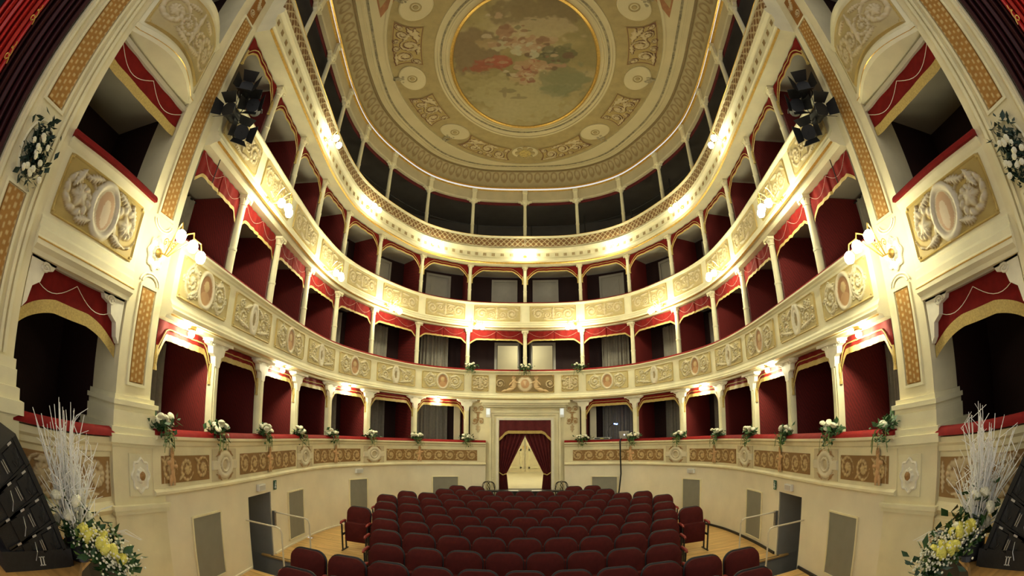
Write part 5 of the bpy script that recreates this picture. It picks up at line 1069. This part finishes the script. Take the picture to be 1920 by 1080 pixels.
# large arrangements of white twigs and flowers at the corners of the stage
for sg in (-1, 1):
    o = thing('flower_arrangement', 'tall arrangement of white twigs over yellow and white flowers at the %s stage corner' % side(sg), 'flowers', (sg * 3.36, 2.06, 1.13), 0, 'arrangements at the stage corners'); random.seed(21 + sg)
    MB().lathe([(0.10, 0), (0.13, 0.06), (0.12, 0.20), (0.02, 0.20)], 14).build('pot', BLACK, o)
    tw = MB()
    for i in range(80):
        a = random.uniform(0, 2 * PI); r0 = random.uniform(0, 0.06); sp_ = abs(random.gauss(0, 0.20)); h = random.uniform(0.45, 1.08) - sp_ * 0.5; p = [(r0 * math.cos(a), r0 * math.sin(a), 0.2)]
        bend = random.uniform(-0.5, 0.5)
        for q in range(1, 6):
            t = q / 5; p.append((r0 * math.cos(a) + sp_ * t ** 1.3 * math.cos(a + bend * t) * 1.3 + random.gauss(0, 0.008) - sg * -0.08 * t, r0 * math.sin(a) + sp_ * t ** 1.3 * math.sin(a + bend * t) + random.gauss(0, 0.008), 0.2 + h * t))
        tw.tube(p, [0.009, 0.008, 0.007, 0.006, 0.0045, 0.003], 4)
        for b in (p[2], p[3], p[4])[:1 + i % 3]: tw.tube([b, (b[0] + random.gauss(0, 0.04), b[1] + random.gauss(0, 0.04), b[2] + 0.12), (b[0] + random.gauss(0, 0.07), b[1] + random.gauss(0, 0.07), b[2] + 0.2)], [0.005, 0.004, 0.0025], 4)
    for i in range(8): 
        a = random.uniform(-0.6, 0.6); tw.tube([(0, 0, 0.2), (-sg * 0.14, 0.1 + a * 0.1, 0.24), (-sg * 0.30, 0.28 + a * 0.2, 0.28 + random.random() * 0.05), (-sg * 0.32, 0.45 + a * 0.2, 0.22)], [0.004, 0.004, 0.003, 0.002], 4)
    tb_ = tw.build('twigs', TWIG, o); tb_['kind'] = 'stuff'
    def along(t): return (-sg * (0.02 + 0.46 * t), 0.05 + 0.10 * t, 0.24 - 0.05 * t - 0.22 * max(0, t - 0.5))      # the spray falls over the stage edge
    mb = MB(); lp_ = MB()
    for t in np.linspace(0, 1, 12): leaves(mb, 34, along(t), (0.08, 0.09, 0.06), 0.11); leaves(lp_, 12, along(t), (0.09, 0.10, 0.06), 0.09)
    leaves(mb, 80, (sg * 0.05, 0.0, 0.35), (0.09, 0.09, 0.10), 0.12); mb.build('foliage', LEAF, o); lp_.build('pale_foliage', LEAFL, o)
    gy = MB()
    for i in range(640):
        p = along(random.random()); k_ = random.uniform(0.0, 0.16); gy.ball((p[0] - sg * 0.85 * k_ + random.gauss(0, 0.08), p[1] - 0.52 * k_ + random.gauss(0, 0.08), p[2] + 0.05 + random.gauss(0, 0.05)), 0.011, 1)
    g_ = gy.build('gypsophila', ROSE, o); g_['kind'] = 'stuff'
    for i in range(12):
        p = along(0.05 + i * 0.07); r = link('yellow_flower', YROSEM, o, (p[0] - sg * 0.11 + random.gauss(0, 0.04), p[1] - 0.09 + random.gauss(0, 0.04), p[2] + 0.07 + random.gauss(0, 0.025))); r.rotation_euler = (random.gauss(0.6, 0.3), random.gauss(-sg * -0.6, 0.3), 0)
    for i in range(11):
        r = link('rose', BIGROSE, o, (random.gauss(0.0, 0.12), random.gauss(0.0, 0.08), random.uniform(0.25, 0.58))); r.rotation_euler = (random.gauss(0.6, 0.3), random.gauss(sg * 0.5, 0.4), 0); r.scale = (1.1,) * 3

# ================================================================== STAGE LIGHTS ON THE TIER ENDS
def lantern(loc, dirv, label, group, sc=1.0):
    d = Vector(dirv).normalized(); q = d.to_track_quat('Z', 'Y').to_matrix().to_4x4(); o = tag(link('stage_lantern', None, None, loc), label, 'stage light', group); o.matrix_world = Matrix.Translation(loc) @ q @ Matrix.Scale(sc, 4)
    MB().lathe([(0.02, -0.17), (0.085, -0.16), (0.10, -0.13), (0.10, 0.06), (0.115, 0.07), (0.115, 0.10), (0.095, 0.10)], 16).build('housing', BLACK, o, smooth=True)
    MB().lathe([(0.09, 0.085), (0.06, 0.097), (0.01, 0.10)], 16).build('lens', mat('dark_lens_glass', (0.05, 0.05, 0.055), 0.1), o, smooth=True)
    for i in range(4):
        M = Matrix.Rotation(PI / 2 * i, 4, 'Z') @ Matrix.Translation((0, 0.105, 0.10)) @ Matrix.Rotation(-0.55, 4, 'X'); b = MB(); v = [(-0.09, -0.003, 0), (0.09, -0.003, 0), (0.13, -0.003, 0.17), (-0.13, -0.003, 0.17), (-0.09, 0.003, 0), (0.09, 0.003, 0), (0.13, 0.003, 0.17), (-0.13, 0.003, 0.17)]
        b.add([M @ Vector(p) for p in v], [(0, 3, 2, 1), (4, 5, 6, 7), (0, 1, 5, 4), (1, 2, 6, 5), (2, 3, 7, 6), (3, 0, 4, 7)]); b.build('barn_door', BLACK, o)
    MB().tube([(0.11, 0, 0), (0.13, 0, -0.05), (0.10, 0, -0.2), (0, 0, -0.24), (-0.10, 0, -0.2), (-0.13, 0, -0.05), (-0.11, 0, 0)], 0.010, 5).build('yoke', BLACK, o)
    MB().box((-0.025, -0.025, -0.28), (0.025, 0.025, -0.22)).build('clamp', STEEL, o)
for sg in (-1, 1):
    sd = side(sg); o = thing('lighting_bar', 'steel bar with cables carrying four stage lanterns on the %s' % sd, 'lighting bar', (0, 0, 0))
    MB().tube([(sg * 3.94, 3.95, 5.95), (sg * 3.94, 3.97, 6.75)], 0.025, 8).build('pole', STEEL, o); MB().tube([(sg * 3.98, 3.64, 6.5), (sg * 3.94, 3.95, 6.5)], 0.018, 6).build('bracket', STEEL, o)
    MB().tube([(sg * 3.9, 3.96, 6.7), (sg * 3.84, 3.99, 6.4), (sg * 3.88, 3.9, 6.2), (sg * 3.92, 4.0, 5.9), (sg * 3.99, 4.05, 5.3)], 0.008, 5).build('cable', BLACK, o)
    MB().tube([(sg * 3.92, 3.97, 6.35), (sg * 3.86, 4.02, 6.22), (sg * 3.93, 4.0, 6.05)], 0.012, 5).build('cable', STONE, o)
    for (p, dv, lab) in (((3.78, 3.83, 6.62), (-0.5, -0.75, 0.1), 'topmost black lantern with barn doors on the %s lighting bar'), ((3.72, 4.08, 6.50), (-0.35, -0.8, -0.25), 'black lantern beside the topmost on the %s lighting bar, house side'),
                         ((3.72, 3.66, 6.10), (-0.15, -0.95, -0.1), 'black lantern turned to the stage on the %s lighting bar, pier side'), ((3.72, 4.00, 6.00), (-0.7, -0.6, -0.35), 'lowest black lantern with wide barn doors on the %s lighting bar')):
        lantern((sg * p[0], p[1], p[2]), (sg * dv[0], dv[1], dv[2]), lab % sd, 'stage lanterns on the tier ends', 0.95)

# ================================================================== LOUDSPEAKER STACKS AT THE STAGE CORNERS
for sg in (-1, 1):
    sd = side(sg); XF = 3.24                       # side panels face the middle of the stage
    bo = thing('speaker_base', 'black flight-case base marked II under the %s loudspeaker stack' % sd, 'case', (sg * XF, 1.90, 1.12))
    lo, hi = sorted((0.0, sg * 0.7)); MB().box((lo, -0.75, 0.0), (hi, 0.0, 0.15)).build('body', BLACKP, bo)
    f0, f1 = sorted((0.0, -sg * 0.004)); mk = MB()
    for dy in (-0.355, -0.325): mk.box((f0, dy - 0.005, 0.035), (f1, dy + 0.005, 0.105))
    for zz in (0.035, 0.099): mk.box((f0, -0.37, zz), (f1, -0.31, zz + 0.006))
    mk.build('marking', WHITE, bo)
    py, pz = 1.86, 1.275
    for i in range(4):
        th = 0.33 + 0.10 * i
        o = thing('loudspeaker', 'black line-array loudspeaker cabinet on the %s, %s from the bottom' % (sd, ORD[i + 1]), 'loudspeaker', (sg * (XF + 0.02), py, pz), 0, 'line-array cabinets'); o.rotation_euler = (th, 0, 0)
        lo, hi = sorted((0.0, sg * 0.66)); dep = 0.60
        mb = MB(); mb.add([(x, y, z) for x in (lo, hi) for y, z in ((0, 0), (0, 0.225), (-dep, 0.20), (-dep, 0.025))], [(0, 1, 2, 3), (7, 6, 5, 4), (0, 4, 5, 1), (1, 5, 6, 2), (2, 6, 7, 3), (3, 7, 4, 0)]); mb.build('cabinet', BLACKP, o)
        def sb_(y0, y1, z0, z1, t, nm, m):
            a, b = sorted((0.0, -sg * t)); return MB().box((a, y0, z0), (b, y1, z1)).build(nm, m, o)
        sb_(-0.05, -0.01, 0.0, 0.225, 0.02, 'rigging_plate', BLACK); sb_(-0.58, -0.01, 0.195, 0.222, 0.012, 'edge_rail', BLACK); sb_(-0.58, -0.01, 0.0, 0.022, 0.012, 'edge_rail', BLACK)
        sb_(-0.20, -0.12, 0.03, 0.19, 0.018, 'rigging_plate', BLACK); sb_(-0.44, -0.36, 0.03, 0.19, 0.018, 'rigging_plate', BLACK)
        for y in (-0.245, -0.225): sb_(y - 0.005, y + 0.005, 0.06, 0.16, 0.02, 'locking_pin', STEEL)
        for y in (-0.10, -0.28, -0.46): sb_(y - 0.022, y + 0.022, 0.200, 0.216, 0.016, 'label_plate', LAPTOP)
        MB().tube([(-sg * 0.02, -0.07, 0.16), (-sg * 0.045, -0.09, 0.10), (-sg * 0.04, -0.13, 0.05), (-sg * 0.02, -0.15, 0.10)], 0.006, 5).build('link_cable', BLACK, o)
        MB().tube([(-sg * 0.02, -0.30, 0.17), (-sg * 0.05, -0.33, 0.11), (-sg * 0.05, -0.38, 0.06)], 0.004, 4).build('tether', STEEL, o)
        py -= 0.235 * math.sin(th); pz += 0.235 * math.cos(th)

# ================================================================== SOUND DESK ON THE RIGHT GROUND-FLOOR RAIL
x, y = at(1.36, 0.02); mx = thing('audio_mixer', 'small silver audio mixer on the rail of the right box by the entrance', 'mixer', (x, y, 2.23), ang(1.36))
MB().box((-0.10, -0.24, 0), (0.12, 0.24, 0.055)).build('chassis', LAPTOP, mx); MB().box((0.12, -0.22, 0.01), (0.124, 0.22, 0.045)).build('front_panel', BLACK, mx)
MB().box((0.124, -0.05, 0.018), (0.127, 0.06, 0.036)).build('display', mat('yellow_lcd', (0.5, 0.45, 0.05), 0.4, noise=0.02, nscale=10), mx)
for i in range(6): MB().lathe([(0.010, 0), (0.009, 0.02), (0.002, 0.02)], 8, Matrix.Translation((0.0, -0.18 + i * 0.07, 0.055))).build('knob', BLACK, mx)
x, y = at(1.50, 0.0); gl = thing('gooseneck_lamp', 'thin gooseneck desk lamp with blue light beside the laptop', 'lamp', (x, y, 2.24), ang(1.56))
MB().lathe([(0.05, 0), (0.05, 0.015), (0.01, 0.02)], 12).build('base', BLACK, gl); MB().tube([(0, -0.05, 0.01), (0, -0.09, 0.20), (0, -0.04, 0.36), (0, 0.06, 0.44), (0, 0.13, 0.445)], 0.007, 5).build('neck', BLACK, gl)
MB().tube([(0, 0.12, 0.445), (0, 0.22, 0.43)], 0.020, 8).build('lamp_head', BLUE, gl); MB().tube([(0, 0.11, 0.455), (0, 0.22, 0.443)], 0.017, 8).build('hood', BLACK, gl)
x, y = at(1.80, 0.04); lp = thing('laptop', 'open silver laptop with round white emblem on the right rail', 'laptop', (x, y, 2.225), ang(1.80))
MB().box((-0.20, -0.16, 0), (0.02, 0.16, 0.016)).build('keyboard_base', LAPTOP, lp)
ld_ = MB(); M = Matrix.Translation((0.02, 0, 0.012)) @ Matrix.Rotation(0.25, 4, 'Y'); ld_.box((0, -0.165, 0), (0.010, 0.165, 0.225), M); ld_ = ld_.build('lid', LAPTOP, lp)
MB().ball((0, 0, 0), 0.022, 2, (0.12, 1, 1)).build('emblem', mat('lit_white_emblem', (0.9, 0.9, 0.9), 0.3, emit=((1, 1, 1), 1.2)), ld_, smooth=True).location = (0.060, 0, 0.125)
cb = MB(); x, y, nx, ny = [float(v) for v in PN(1.74)]
cb.tube([(x + nx * 0.10, y + ny * 0.10, 2.23), (x + nx * 0.19, y + ny * 0.19, 2.18), (x + nx * 0.17, y + ny * 0.17, 1.7), (x + nx * 0.14, y + ny * 0.14, 1.2), (x + nx * 0.16 - 0.04, y + ny * 0.16, 0.7), (x + nx * 0.16 - 0.10, y + ny * 0.16, 0.35), (x - 0.14 + nx * 0.2, y + ny * 0.2, 0.02)], 0.022, 6)
tag(cb.build('cable_bundle', BLACK), 'black cable bundle hanging from the laptop rail to the floor', 'cable')
